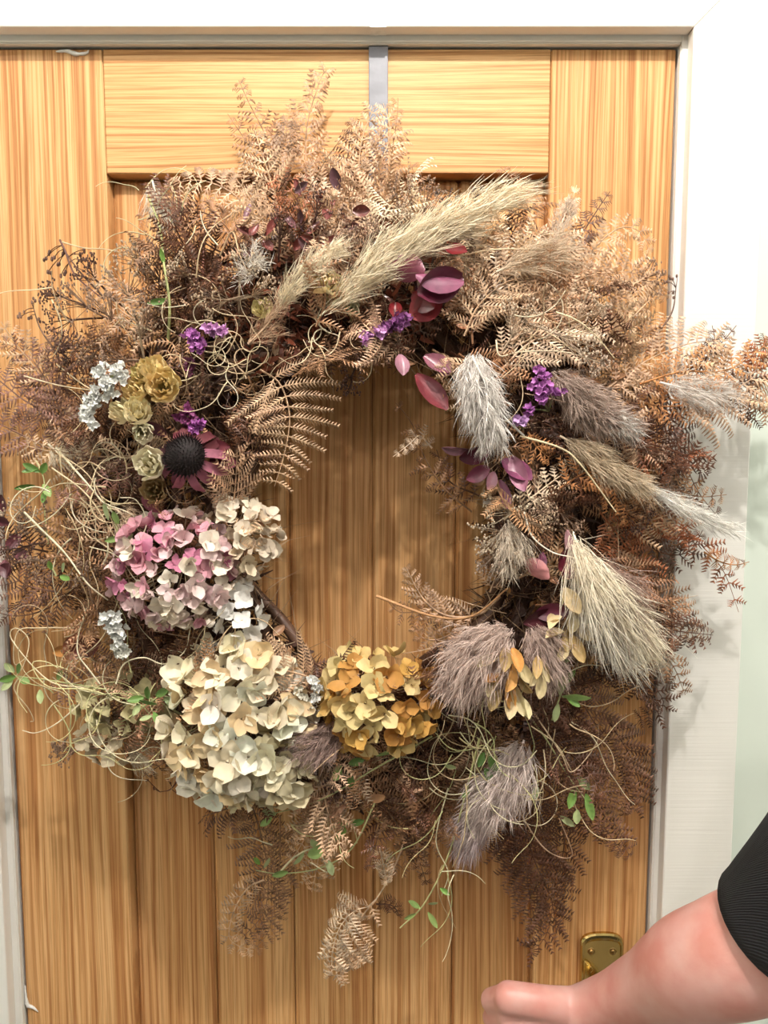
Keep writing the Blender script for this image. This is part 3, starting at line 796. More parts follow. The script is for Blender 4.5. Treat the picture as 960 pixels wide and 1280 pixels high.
# --- hydrangeas
def petal_grid(L, Wd, cup, fold, tipcurl, nu=3, nv=4, base=.25, rng=R, crump=.0):
    """petal lying along +x, facing +z"""
    V = []; 
    for j in range(nv):
        v = j / (nv - 1)
        w = Wd * .5 * (base + (1 - base) * math.sin(math.pi * min(1, .12 + v * .80)) ** .7) * (1 if v < .9 else .55)
        for i in range(nu):
            u = -1 + 2 * i / (nu - 1)
            z = cup * L * v * v + fold * w * abs(u) - tipcurl * L * max(0, v - .6) ** 2 * 3 + crump * L * (rng.random() - .5)
            V.append((L * (v * 1.0 - .06 * abs(u) * (v > .9)), w * u, z))
    F = [[j * nu + i, j * nu + i + 1, (j + 1) * nu + i + 1, (j + 1) * nu + i] for j in range(nv - 1) for i in range(nu - 1)]
    return np.array(V), np.array(F)

def rot(ax, a):
    return np.array(Matrix.Rotation(a, 3, ax))

FLORETS = []
for k in range(9):
    mb = MB(); n = 4
    closed = R.random() * .75; pointy = k % 3 == 0
    for j in range(n):
        V, F = petal_grid(.0104 * (.85 + .3 * R.random()), (.0088 if pointy else .0112) * (.85 + .3 * R.random()), .1 + .5 * closed * R.random(), .15 + .35 * R.random(), R.normal() * .4, crump=.07)
        V = V @ rot('Y', -closed * (.3 + .9 * R.random()) - .1).T @ rot('X', R.normal() * .3).T
        V = V + np.array((.0008, 0, 0)); V = V @ rot('Z', j * math.pi / 2 + R.normal() * .15).T
        mb.add(V, F)
    mb.add(*dome((0, 0, 0), .0009, 0.0009, 5, 2))
    FLORETS.append(mb.mesh('floret', M_PETAL, True))
def hydrangea(c_px, rx, rz, cm, depth, n, cols, label, size=1.0, name='hydrangea_head', colf=None, split=True):
    size *= 1.22; n = int(n * 1.12)
    c = P(c_px[0], c_px[1], -cm / 100)
    mb = MB()  # branching stalks
    rxm, rzm = rx / 1130, rz / 1130
    pts = []
    gold = math.pi * (3 - math.sqrt(5))
    for i in range(n):
        q = (i + .5) / n
        up = 1 - q * 1.25   # towards the camera
        rr = math.sqrt(max(0, 1 - up * up)); a = i * gold + R.normal() * .15
        s = .86 + .2 * R.random()
        d = np.array((rr * math.cos(a), -up, rr * math.sin(a)))
        pts.append((c + np.array((rxm * d[0], depth * d[1], rzm * d[2])) * s, nrm(d * np.array((1 / rxm, 1 / depth, 1 / rzm)))))
    base = c + np.array((0, depth * .9, 0))
    for p, d in pts[::2]:
        mb.add(*tube(spline([base, (base + p) / 2 + R.normal(size=3) * .002, p - d * .002], 5), .0006, 3))
    head = link(name, mb.mesh(name, M_STEM, True, c), c, wreath, (.45, .36, .22), label=label)
    if not split:
        mj = MB()
        for p, d in pts:
            dd = nrm(d + R.normal(size=3) * .4 + np.array((0, -.35, .10)))
            mq = np.array((Vector(dd).to_track_quat('Z', 'Y') @ Euler((0, 0, R.random() * 6.28)).to_quaternion()).to_matrix())
            for j in range(4):
                V, F = petal_grid(.0105 * size, .0105 * size * (.8 + .3 * R.random()), .3 * R.random(), .3, R.normal() * .4, crump=.07)
                mj.add((V @ rot('Y', -.5 * R.random()).T @ rot('Z', j * math.pi / 2).T) @ mq.T + p, F)
        link('petal_cluster', mj.mesh('petal_cluster', M_PETAL, True, c), c, head, cols[0])
        return head
    for p, d in pts:
        o = link('floret', FLORETS[R.integers(0, len(FLORETS))], p, head, colf(p, c, rxm) if colf else jit(cols[R.integers(0, len(cols))], .08))
        dd = nrm(d + R.normal(size=3) * .38 + np.array((0, -.35, .10)))
        qn = Vector(dd).to_track_quat('Z', 'Y') @ Euler((0, 0, R.random() * 6.28)).to_quaternion()
        o.rotation_mode = 'QUATERNION'; o.rotation_quaternion = qn
        sc_ = size * (.82 + .42 * R.random()); o.scale = (sc_, sc_, sc_)
        bump_count('floret')
    return head
PINK = (.72, .36, .42); LPINK = (.80, .56, .56); IV = (.91, .79, .65); CR = (.94, .81, .58); GOLD = (.66, .38, .10); GOLD2 = (.76, .54, .22)
def pinkf(p, c, rx):
    k = R.random()
    return jit([PINK, LPINK, LPINK, (.84, .64, .62), (.62, .24, .36), IV][R.integers(0, 6)] if k < .85 else IV, .06)
hydrangea((218, 712), 66, 62, 12.5, .040, 86, None, 'pink dried hydrangea head', .84, colf=pinkf)
hydrangea((300, 672), 42, 44, 11,   .030, 46, [IV, (.74, .60, .44), (.78, .66, .52)], 'beige dried hydrangea head touching the pink one', .78)
hydrangea((296, 905), 74, 92, 12, .042, 74, [CR, (.95, .84, .64), (.90, .69, .42), (.96, .88, .74)], 'large cream dried hydrangea head', 1.34)
hydrangea((345, 958), 36, 42, 12, .026, 18, [(.80, .70, .46), (.84, .74, .52)], 'cream hydrangea lobe', 1.25)
hydrangea((470, 875), 60, 54, 12, .036, 46, [GOLD, GOLD2, (.80, .62, .30), (.60, .30, .08)], 'golden dried hydrangea head', 1.12)
hydrangea((300, 770), 24, 36, 11, .02, 15, [WHITE, (.80, .74, .60)], 'small white cream hydrangea cluster', .95, split=False)
hydrangea((160, 880), 56, 30, 8.5, .025, 24, [(.62, .54, .30), (.66, .58, .38), (.56, .44, .22)], 'dull green yellow hydrangea head', 1.0, split=False)
hydrangea((140, 925), 38, 28, 8, .02, 12, [(.74, .62, .44), (.70, .56, .34)], 'dry cream hydrangea remnant', .95, split=False)
hydrangea((275, 825), 22, 18, 11.5, .014, 14, [(.62, .56, .50), (.70, .64, .58)], 'grey white papery flower cluster', .62, split=False)

# yellow-green folded petals, hanging
def leaf(c_px, cm, ang, L, Wd, color, curl=.3, fold=.3, tilt=.3, yaw=0., name='leaf', mat=None, parent=None, label=None, crump=.03, nu=5, nv=7, tip=.15):
    """ang in the picture plane: 0 = right, 90 = up; tilt = towards the viewer"""
    V = []
    for j in range(nv):
        v = j / (nv - 1)
        w = Wd * .5 * (math.sin(math.pi * (v * .93 + .03)) ** .75 + .04) * (1.0 if v < .95 else tip * 4)
        for i in range(nu):
            u = -1 + 2 * i / (nu - 1)
            z = fold * w * (abs(u) ** 1.5) + curl * L * (v - v * v * .0) * v * .8 + crump * L * (R.random() - .5)
            V.append((L * v, w * u, z))
    F = [[j * nu + i, j * nu + i + 1, (j + 1) * nu + i + 1, (j + 1) * nu + i] for j in range(nv - 1) for i in range(nu - 1)]
    V = np.array(V) / 1130.
    a = math.radians(ang)
    X = np.array((math.cos(a), 0, math.sin(a))); Y = np.array((0, -1., 0))
    X = nrm(X * math.cos(tilt) + Y * math.sin(tilt)); Z = nrm(Y - X * (X @ Y)); S = np.cross(Z, X)
    Z2 = Z * math.cos(yaw) + S * math.sin(yaw); S2 = np.cross(Z2, X)
    c = P(c_px[0], c_px[1], -cm / 100.)
    Vw = V[:, :1] * X + V[:, 1:2] * S2 + V[:, 2:] * Z2
    return link(name, mesh_of(name, Vw, np.array(F), mat or M_LEAF, True), c, parent or wreath, color, label=label)
YG = [(.74, .62, .36), (.80, .64, .38), (.62, .44, .20), (.66, .34, .10)]
def bracts(spec, label, cm=15.0):
    c = P(spec[0][0], spec[0][1], -.115)
    mb = MB(); mb.add(*tube(spline([P(spec[0][0], spec[0][1] - 12, -.10), P(*spec[-1][:2], -.115)], 6), .001, 5))
    h = link('bract_cluster', mb.mesh('bract_cluster', M_STEM, True, c), c, wreath, (.5, .42, .22), label=label)
    for (x, y, an, L, w) in spec:
        leaf((x, y), cm + R.random() * 1.5, an, L * 1.08, w * .98, jit(YG[R.integers(0, 3) if R.random() < .85 else 3], .08), .25, 1.2, R.random() * .6, R.normal() * .6, 'bract', M_PETAL, h, crump=.05)
bracts([(632, 808, -100, 26, 14), (640, 810, -80, 26, 13), (622, 822, -150, 22, 13), (630, 835, -165, 24, 14), (645, 825, -60, 26, 13),
        (628, 840, -110, 28, 14), (636, 845, -85, 34, 12), (640, 850, -70, 36, 12), (628, 862, -115, 24, 14), (634, 870, -95, 24, 15),
        (645, 868, -75, 28, 13), (650, 845, -40, 20, 12), (622, 850, -175, 18, 12), (640, 830, -120, 30, 14)], 'olive yellow folded petals hanging beside the mauve plume')
bracts([(705, 735, -60, 30, 17), (725, 742, -80, 24, 20), (700, 775, -170, 20, 12), (705, 790, -160, 24, 12), (712, 785, -100, 26, 13), (718, 795, -70, 28, 14),
        (708, 802, -120, 22, 12), (722, 780, -40, 22, 12), (715, 765, -100, 22, 14), (702, 770, -130, 20, 12)], 'yellow green folded petals below the burgundy leaf', 13.6)
bracts([(672, 820, -100, 24, 11), (680, 825, -70, 22, 10), (676, 840, -95, 26, 12), (668, 835, -125, 20, 10)], 'green grey folded petals right of the hanging yellow ones')

# --- roses
def rose(c_px, cm, rad, face, color, label=None, npet=12, stemto=None, hgt=1.15):
    c = P(c_px[0], c_px[1], -cm / 100.); Rm = rad / 1130.
    f = nrm(np.array((face[0], -1.0, face[1])))
    q = np.array(Vector(f).to_track_quat('Z', 'Y').to_matrix())
    mb = MB()
    V, F = dome((0, 0, 0), Rm * .42, Rm * .5, 8, 4); V = np.array(V); V = V[:, [0, 2, 1]]; V[:, 2] -= Rm * .5
    mb.add(V @ q.T, F)
    for k in range(5):
        V, F = petal_grid(Rm * 1.0, Rm * .28, .2, .2, 0, 3, 4, .5)
        V = V @ rot('Y', -.9).T @ rot('Z', k * 1.257).T; V[:, 2] -= Rm * .75
        mb.add(V @ q.T, F)
    mb.add(*tube(spline([np.zeros(3), -f * Rm * 1.4, -f * Rm * 2.0 + np.array((0, 0, -.006))], 6), .0011, 5))
    h = link('rose_head', mb.mesh('rose_head', M_GREEN, True, (0, 0, 0)), c, wreath, (.50, .42, .20), label=label)
    for k in range(npet):
        t = k / (npet - 1); nu, nv = 7, 6
        r0 = Rm * (.22 + .72 * t); hw = .75 + .35 * R.random(); a0 = k * 2.4 + R.normal() * .2
        ph = R.random() * 6; V = []
        for j in range(nv):
            v = j / (nv - 1)
            rr = r0 * (.42 + .72 * math.sin(v * math.pi * .72)) + Rm * .16 * t * max(0, v - .8) * 3
            for i in range(nu):
                u = -1 + 2 * i / (nu - 1)
                an = a0 + u * hw * (.5 + .6 * math.sin(math.pi * min(.95, v + .1)))
                ruff = Rm * .09 * v * math.sin(u * 5 + ph) + Rm * .05 * (R.random() - .5)
                zz = Rm * (-.75 + hgt * 1.25 * v * (1.02 - .28 * t) - .18 * u * u * v) + Rm * .07 * math.sin(u * 7 + ph * 2) * v
                V.append(((rr + ruff) * math.cos(an), (rr + ruff) * math.sin(an), zz))
        F = [[j * nu + i, j * nu + i + 1, (j + 1) * nu + i + 1, (j + 1) * nu + i] for j in range(nv - 1) for i in range(nu - 1)]
        link('petal', mesh_of('petal', np.array(V) @ q.T, np.array(F), M_PETAL, True), c, h, jit(color, .07)); bump_count('petal')
    return h
Y1 = (.95, .72, .36); Y2 = (.96, .82, .52); Y3 = (.96, .86, .64)
rose((190, 461), 14, 17, (-.1, .9), Y1, 'yellow dried rose head at the top of the rose cluster')
rose((203, 482), 15, 19, (.2, .1), Y1, 'crumpled golden yellow rose head')
rose((176, 466), 13.5, 13, (-.5, .4), (.70, .58, .26))
rose((168, 489), 14, 14, (-.2, .2), Y1)
rose((186, 489), 13, 12, (0, -.3), (.66, .44, .20))
rose((151, 515), 14, 14, (-.4, .3), Y2, hgt=1.3)
rose((172, 514), 15, 16, (.2, .6), Y2, 'pale yellow rose head')
rose((178, 541), 14.5, 12, (.3, -.4), Y3, 'small cream rosebud', hgt=1.3)
rose((185, 580), 15, 18, (0, .25), Y3, 'open cream rose head above the brown one')
rose((191, 614), 13.5, 15, (.1, .1), (.52, .36, .18), 'browned rose head above the pink hydrangea')
rose((400, 352), 13.5, 15, (-.3, .6), Y1, 'yellow rose head near the short cream plume')
rose((415, 357), 13.5, 14, (.4, .3), Y2)
rose((326, 386), 13, 12, (-.2, .4), (.76, .66, .34), 'small yellow rosebud above the dark core')
rose((440, 385), 12.5, 9, (.1, .3), (.80, .78, .56))

# --- coneflower
cc = P(232, 570, -.145)
face = nrm(np.array((-.05, -1, .15))); q = np.array(Vector(face).to_track_quat('Z', 'Y').to_matrix())
mb = MB()
V, F = dome((0, 0, 0), .019, .016, 20, 7); V = np.array(V)[:, [0, 2, 1]] * np.array((1, 1, -1)); mb.add(V @ q.T, F)
n = 230; i_ = np.arange(n) + .5; up = 1 - i_ / n; rr = np.sqrt(1 - up * up); an = i_ * 2.39996
D = np.stack((rr * np.cos(an), rr * np.sin(an), up), 1); B = D * np.array((.019, .019, .016)) * .95
for rt in (0, 1):
    w = nrm(np.cross(D, np.array((0, .3, 1)) + rt * np.array((1., 0, -.5))))
    V, F = blades(B @ q.T, nrm(D + np.array((0, 0, .4))) @ q.T, w @ q.T, .0055, .0013, None, (1, .7, .1)); mb.add(V, F)
cf = link('coneflower', mb.mesh('coneflower', M_SEED, False), cc, wreath, (.012, .006, .006), label='dark coneflower with drooping mauve petals')
for k in range(15):
    a = k / 15 * 2 * math.pi + R.normal() * .1
    col = jit((.36, .12, .17) if math.sin(a) < .2 else (.16, .04, .05), .2)
    V, F = petal_grid(.024 + .008 * R.random(), .0095, -.25 - .3 * R.random(), .5, .5, 3, 6, .5, crump=.04)
    V = V @ rot('Y', .25 + R.random() * .3).T @ rot('X', R.normal() * .3).T + np.array((.014, 0, 0)); V = V @ rot('Z', a).T
    link('ray_petal', mesh_of('ray_petal', V @ q.T, F, M_PETAL, True), cc, cf, col)

# --- statice sprigs
def sprig(pts, cm, color, label=None, rad=7, n=10, fs=.0052, name='statice_sprig', stem=None, scol=(.30, .34, .16)):
    c = P(pts[0][0], pts[0][1], -cm / 100.)
    mb = MB()
    for (x, y) in pts:
        for k in range(n):
            p = P(x + R.normal() * rad * .55, y + R.normal() * rad * .55, -(cm + R.random() * 1.0) / 100.)
            d = nrm(R.normal(size=3) * .6 + np.array((0, -1, .2))); qq = np.array(Vector(d).to_track_quat('Z', 'Y').to_matrix())
            for j in range(5):
                V, F = petal_grid(fs * (.8 + .5 * R.random()), fs * .85, .4, .3, .3, 3, 3, .3, crump=.2)
                V = V @ rot('Y', -.55).T @ rot('Z', j * 1.257).T
                mb.add(V @ qq.T + p, F)
    o = link(name, mb.mesh(name, M_PETAL, True, c), c, wreath, color, label=label)
    st = MB()
    for (x, y) in pts:
        st.add(*tube(spline([P(x, y, -(cm - .3) / 100), P((x + pts[0][0]) / 2 + 3, (y + pts[0][1]) / 2 + 6, -(cm - 2) / 100), P(pts[0][0] + 8, pts[0][1] + 14, -(cm - 5) / 100)], 7), .0009, 4))
    link('stem', st.mesh('stem', M_STEM, True, c), c, o, scol)
    return o
SW = (.95, .94, .90); SP = (.58, .22, .56); SPL = (.72, .38, .68); SPD = (.30, .07, .20)
sprig([(128, 465), (135, 480), (148, 465), (140, 492), (130, 478), (152, 472), (146, 458)], 14, SW, 'white statice sprig left of the yellow roses')
sprig([(118, 492), (112, 503), (108, 512), (120, 500)], 13.5, SW, 'white statice sprig lower left of the yellow roses')
sprig([(112, 522), (116, 527), (108, 519)], 13.5, SW, 'small white statice tuft at the wreath edge', 6, 10)
sprig([(132, 772), (145, 775), (140, 788), (152, 786), (148, 800)], 13, SW, 'white statice sprig below the pink hydrangea')
sprig([(146, 808), (155, 815)], 12.5, (.84, .82, .74), None, 5)
sprig([(240, 420), (247, 428), (253, 434)], 13.5, SP, 'magenta statice sprig at upper left')
sprig([(262, 410), (272, 413), (279, 415)], 14, SPL, 'bright pink statice sprig at upper left', 5, 9)
sprig([(458, 425), (466, 420), (474, 414)], 14, SPL, 'pink statice sprig above the hole', 5, 9)
sprig([(488, 408), (496, 400), (506, 398), (482, 412), (498, 408)], 13.5, (.34, .12, .32), 'purple statice sprig above the hole', 6, 8)
sprig([(672, 463), (680, 470)], 13.5, SP, 'violet statice sprig among the right plumes', 5, 8)
sprig([(668, 482), (676, 487), (684, 484)], 13.5, SP, None, 5, 8)
sprig([(678, 500), (662, 512), (696, 489)], 13.5, (.50, .18, .50), None, 4, 7)
sprig([(646, 524), (654, 527)], 14, (.66, .40, .70), 'small lilac statice flower', 4, 7)
sprig([(228, 522), (240, 528), (234, 515)], 12.5, SPD, 'dark purple statice above the coneflower', 6, 8)
sprig([(248, 532), (243, 537)], 13, (.40, .12, .38), None, 4, 7)
sprig([(236, 455), (240, 462)], 12, (.30, .10, .18), None, 4, 6)
sprig([(392, 850), (396, 860), (393, 868)], 12.5, SW, 'white papery flower between the hydrangeas', 4, 6, .0055)
sprig([(372, 862), (380, 872), (388, 880)], 12.5, (.78, .74, .62), None, 4, 6, .005)

# --- burgundy leaves
BG = (.095, .010, .026); BP = (.22, .06, .115); BK = (.36, .16, .21); RD = (.20, .015, .02)
leaf((578, 345), 13.5, 200, 56, 36, BG, .25, .55, .15, .3, label='glossy burgundy leaf curling over at the top')
leaf((580, 352), 14.6, 175, 52, 30, BP, .05, -.5, .1, -.7, label='mauve edged burgundy leaf')
leaf((556, 310), 13, -20, 26, 14, RD, .2, .5, .3, .3)
leaf((482, 328), 13.5, -15, 44, 30, (.34, .09, .14), .1, -.5, .15, -.2, label='veined plum leaf tip')
leaf((520, 372), 12.5, 35, 34, 24, BG, .2, .4, .3, .2)
leaf((552, 368), 12.5, 215, 44, 32, (.22, .02, .025), .1, .3, .1, .2, label='dark red leaf above the purple statice')
leaf((515, 368), 12.6, -30, 30, 24, RD, .2, .4, .2, -.4)
leaf((494, 378), 13, -90, 20, 14, RD, .2, .8, .3, 0)
leaf((545, 340), 12.6, 230, 30, 22, (.60, .44, .34), .1, .3, .1, .2)
leaf((500, 443), 13.5, -85, 26, 16, BK, .2, .5, .3, .3, label='dusty pink leaf at the top of the hole')
leaf((530, 445), 12.8, -35, 36, 20, (.22, .07, .10), .2, .5, .2, .3)
leaf((520, 468), 12.4, -50, 52, 24, (.20, .03, .04), .1, .35, .1, .3, label='dark maroon leaf hanging in the hole')
leaf((548, 462), 13.3, -20, 16, 13, BK, .2, .6, .3, .2)
leaf((588, 562), 11.6, 172, 34, 13, BK, .1, .9, .2, .8, label='narrow pink backed leaf pointing into the hole')
leaf((612, 565), 11.2, 190, 36, 20, BG, .1, .4, .1, .3)
leaf((625, 520), 11, 235, 40, 18, (.24, .06, .08), .1, .4, .1, .3)
leaf((628, 575), 12.4, -40, 40, 22, (.24, .06, .13), .3, .5, .3, .3)
leaf((612, 585), 12, 200, 32, 18, (.20, .04, .08), .3, .5, .2, .2)
leaf((640, 570), 12.6, -70, 44, 20, (.30, .11, .17), .3, .5, .3, -.3, label='plum leaf at the right rim of the hole')
leaf((625, 600), 12, -80, 34, 14, BP, .2, .6, .2, .3)
leaf((640, 618), 11.5, 190, 36, 12, (.74, .66, .60), .1, .7, .2, .8, label='silvery backed narrow leaf')
leaf((618, 590), 12.6, -120, 24, 14, BK, .2, .5, .4, .3)
leaf((655, 700), 13, -35, 34, 20, (.46, .18, .18), .1, -.4, .25, -.3, label='rose pink dried leaf')
leaf((700, 702), 13.4, -30, 28, 26, (.13, .015, .03), .3, .5, .3, .2, label='round burgundy petal beside the cream plume')
leaf((718, 690), 13.2, 215, 30, 26, (.15, .02, .035), .3, .4, .3, .2)
leaf((668, 768), 12.4, 10, 40, 20, (.09, .015, .03), .2, .5, .2, .2, label='near black burgundy leaf above the olive petals')
leaf((700, 765), 12, 190, 48, 20, (.07, .012, .02), .2, .5, .2, .1)
leaf((708, 662), 12.6, -88, 40, 14, (.42, .22, .24), .15, .6, .2, .4)
leaf((678, 690), 12.6, -110, 24, 14, BP, .15, .6, .2, .4)
leaf((200, 640), 12, 130, 26, 14, (.34, .10, .14), .2, .5, .2, .2)
leaf((250, 560), 12.5, 0, 36, 16, (.14, .03, .04), .2, .5, .1, .2)
leaf((262, 575), 12.5, -10, 34, 16, (.15, .035, .05), .2, .5, .1, .2)
leaf((210, 545), 12.5, 140, 26, 12, (.14, .03, .05), .2, .5, .2, .2)
for (x, y) in ((5, 640), (12, 655), (18, 690), (6, 700), (25, 668), (2, 720)):
    leaf((x, y), 9, R.random() * 360, 22, 14, (.14, .04, .05), .2, .5, .2, .2)
leaf((100, 790), 7, 250, 34, 24, (.26, .08, .04), .2, .4, .2, .2)
leaf((125, 800), 7, 200, 34, 26, (.16, .04, .03), .2, .4, .2, .2)
leaf((88, 810), 7.5, 190, 20, 14, (.62, .28, .08), .2, .4, .2, .2)
# red brown leaves among the upper ferns
for k in range(26):
    x, y = 300 + 150 * R.random(), 235 + 90 * R.random()
    leaf((x, y), 9 + 2 * R.random(), R.random() * 360, 14 + 12 * R.random(), 7 + 6 * R.random(), jit((.22, .06, .05) if R.random() < .6 else (.14, .06, .07), .2), .3, .6, .3 * R.random(), R.normal() * .4, name='dried_leaf')
for k in range(40):
    ph = R.random() * 6.28; x, y, _ = ring(ph, R.random(), 0)
    leaf((x, y), 9 + 2 * R.random(), R.random() * 360, 14 + 10 * R.random(), 6 + 5 * R.random(), jit(MID, .3), .4, .6, .4 * R.random(), R.normal() * .5, name='dried_leaf')

# --- leafy green vines
GR = [(.20, .36, .08), (.30, .44, .14), (.14, .26, .06), (.42, .50, .24)]
def vine(pts, leaves, color=(.50, .50, .24), rad=.0011, label=None):
    path = spline([P(a, b, -c / 100.) for a, b, c in pts], 40); c = path[0]
    mb = MB(); mb.add(*tube(path, np.linspace(rad, rad * .5, 40), 5))
    h = link('leafy_vine', mb.mesh('leafy_vine', M_STEM, True, c), c, wreath, color, label=label)
    for (x, y, cm, an, L, w) in leaves:
        leaf((x, y), cm, an, L, w, jit(GR[R.integers(0, 4)], .15), .2, .4, .3 * R.random(), R.normal() * .4, 'leaf', M_GREEN, h)
vine([(240, 900, 10), (180, 870, 11), (120, 860, 11), (60, 850, 11), (20, 845, 10.5)],
     [(20, 845, 11, 190, 18, 9), (18, 840, 11, 130, 15, 8), (22, 842, 11, 60, 16, 8), (24, 848, 11, -30, 14, 8), (50, 862, 11, -80, 16, 8), (72, 850, 11, 60, 14, 7), (16, 850, 11, 225, 16, 8)], label='green vine reaching out at lower left')
vine([(150, 905, 11), (185, 880, 12.78), (205, 868, 12.78), (235, 862, 12)],
     [(180, 872, 13, 190, 18, 8), (185, 874, 13, 80, 18, 8), (195, 870, 13, 30, 20, 9), (205, 872, 13, -30, 18, 9), (192, 890, 13, -60, 16, 7), (196, 880, 13, 150, 20, 9), (210, 868, 13, 60, 16, 7), (175, 880, 13, 240, 14, 7), (190, 895, 13, 200, 14, 6)])
vine([(60, 680, 9), (56, 640, 9), (55, 600, 9), (45, 575, 8.5)],
     [(50, 590, 9, 150, 20, 8), (48, 585, 9, 200, 18, 7), (52, 592, 9, 60, 16, 8), (54, 605, 9, -60, 18, 9), (44, 607, 9, 185, 22, 7), (58, 612, 9, -100, 16, 8)], label='thin stem with small green leaves at the left edge')
vine([(150, 700, 12), (148, 670, 12.78), (140, 640, 12.78), (135, 630, 12)],
     [(136, 650, 13, 90, 22, 10), (148, 655, 13, 100, 16, 8), (152, 672, 13, 20, 18, 9), (150, 672, 13, 190, 16, 7), (155, 680, 13, -40, 20, 8)])
vine([(210, 430, 10), (212, 380, 12), (205, 330, 12), (200, 285, 11), (185, 245, 10)],
     [(212, 375, 12, 190, 24, 7), (205, 330, 12, 100, 16, 5)], (.48, .50, .22), .0016, 'upright straw green stalk at upper left')
vine([(70, 720, 11), (68, 715, 11), (62, 705, 11)], [(64, 712, 11.5, 90, 12, 6), (78, 715, 11.5, 60, 14, 7), (75, 720, 11.5, -20, 14, 7)])
vine([(540, 920, 11), (470, 960, 12), (400, 1000, 11), (330, 1020, 10)],
     [(345, 1018, 10.5, 160, 18, 8), (340, 1022, 10.5, 210, 16, 8), (350, 1012, 10.5, 60, 14, 7), (440, 985, 12, 100, 22, 9), (470, 945, 12.5, 30, 34, 10), (455, 950, 12.5, 190, 18, 9), (425, 955, 12, 250, 20, 10)], label='green stem crossing the wreath bottom')
vine([(470, 1000, 10), (440, 1060, 9), (400, 1085, 8), (350, 1092, 7.5), (320, 1088, 7)],
     [(385, 1070, 9, 30, 22, 14), (400, 1062, 9, 120, 20, 10), (360, 1090, 8, 180, 20, 8), (330, 1085, 8, 70, 16, 7), (420, 1050, 9.5, 60, 22, 10), (430, 1040, 9.5, 100, 20, 9), (410, 1075, 9, -70, 18, 9), (380, 1065, 9, -140, 18, 10), (440, 1030, 9.5, 20, 16, 8), (325, 1080, 8, 130, 14, 6)], label='leafy green twig below the cream hydrangea')
vine([(600, 920, 12), (580, 1000, 11), (560, 1070, 9), (530, 1130, 8), (500, 1160, 7.5)],
     [(525, 1135, 8.5, 150, 18, 7), (535, 1130, 8.5, 30, 14, 6), (535, 1140, 8.5, -60, 22, 7), (520, 1142, 8.5, 190, 16, 7), (550, 1110, 9, -30, 14, 6), (605, 960, 12, -60, 18, 9), (590, 985, 12, 210, 16, 8), (570, 960, 12, 150, 16, 7)], (.58, .56, .26), .0015, 'long green straw stalk trailing down at bottom centre')
vine([(640, 870, 12), (680, 920, 11), (710, 970, 10), (740, 1010, 9)],
     [(722, 970, 10.5, -45, 20, 10), (718, 985, 10.5, -110, 24, 11), (732, 992, 10.5, -80, 30, 11), (722, 1012, 10.5, -95, 16, 9), (700, 1020, 9.5, -30, 20, 8), (672, 980, 11, -100, 20, 8)], label='thin vine with narrow green leaves at lower right')
vine([(690, 900, 12), (700, 870, 13), (705, 850, 13), (695, 815, 12.78)],
     [(700, 868, 13.5, 90, 30, 10), (702, 870, 13.5, 10, 32, 10), (698, 880, 13.5, -100, 20, 8), (705, 855, 13.5, 60, 22, 7), (708, 870, 13.5, -40, 18, 8), (695, 820, 13, 130, 20, 5), (700, 830, 13, 40, 16, 5)], label='bright green leafy tip below the cream plume')
vine([(620, 990, 10), (610, 950, 11.5), (620, 920, 12)], [(612, 945, 12, -60, 22, 11), (605, 940, 12, -120, 18, 9), (600, 990, 11, -70, 16, 9)])

# --- curling tendrils
def tendril(start, ang, length, rad_px, color, cm, r=.0007, wob=.5, flip=.15):
    """a wiry stem that winds on itself; rad_px is its usual bend radius"""
    n = max(14, int(length / 5)); ds = length / n
    x, y, c = start[0], start[1], cm; a = math.radians(ang); sg = 1 if R.random() < .5 else -1
    k = 1 / rad_px; tgt = k; vz = 0; pts = []
    for i in range(n):
        pts.append((x, y, c))
        x += math.cos(a) * ds; y -= math.sin(a) * ds
        if R.random() < flip * .5: sg = -sg
        if R.random() < .2: tgt = (.3 + 1.3 * R.random()) / rad_px
        k += (tgt * sg - k) * .35; a += k * ds
        vz += R.normal() * .08; vz *= .9; c = min(max(c + vz, 5.5), 16)
    path = spline([P(*p[:2], -p[2] / 100.) for p in pts], n)
    mb = MB(); mb.add(*tube(path, np.linspace(r, r * .45, n), 4))
    bump_count('tendril')
    return link('tendril', mb.mesh('tendril', M_STEM, True, path[0]), path[0], wreath, color)
ST = [(.78, .64, .42), (.70, .54, .34), (.80, .70, .50), (.58, .42, .26)]
GS = [(.70, .62, .32), (.60, .58, .28), (.78, .70, .46), (.56, .42, .24)]
def tangle(box, n, length, rad, cols, cm, ang=None, r=.00068, wob=60):
    for _ in range(n):
        x = box[0] + (box[2] - box[0]) * R.random(); y = box[1] + (box[3] - box[1]) * R.random()
        a = R.random() * 360 if ang is None else ang + R.normal() * wob
        tendril((x, y), a, length[0] + (length[1] - length[0]) * R.random(), rad * (.7 + .7 * R.random()), jit(cols[R.integers(0, len(cols))], .1), cm + R.normal() * .7, r * (.8 + .4 * R.random()))
tangle((60, 560, 160, 640), 22, (60, 130), 24, ST, 12)
tangle((60, 620, 130, 720), 12, (60, 130), 40, ST, 11.5, -60, wob=40)
tangle((225, 415, 310, 480), 24, (50, 120), 17, ST, 13)
tangle((385, 370, 460, 440), 16, (45, 90), 14, ST, 12.78)
tangle((60, 840, 210, 900), 26, (70, 170), 32, GS, 11.5, 200, wob=70)
tangle((30, 790, 90, 860), 6, (80, 140), 26, ST, 10)
tangle((230, 770, 300, 830), 8, (70, 130), 40, ST, 12.78)
tangle((130, 900, 210, 960), 9, (50, 90), 24, ST, 9.5)
tangle((560, 860, 640, 1000), 32, (70, 160), 34, GS, 12.5, -100, wob=70)
tangle((640, 860, 720, 1000), 14, (80, 150), 42, ST, 11.5, -60, wob=60)
tangle((500, 960, 600, 1100), 10, (60, 120), 34, GS, 10, -100, wob=50)
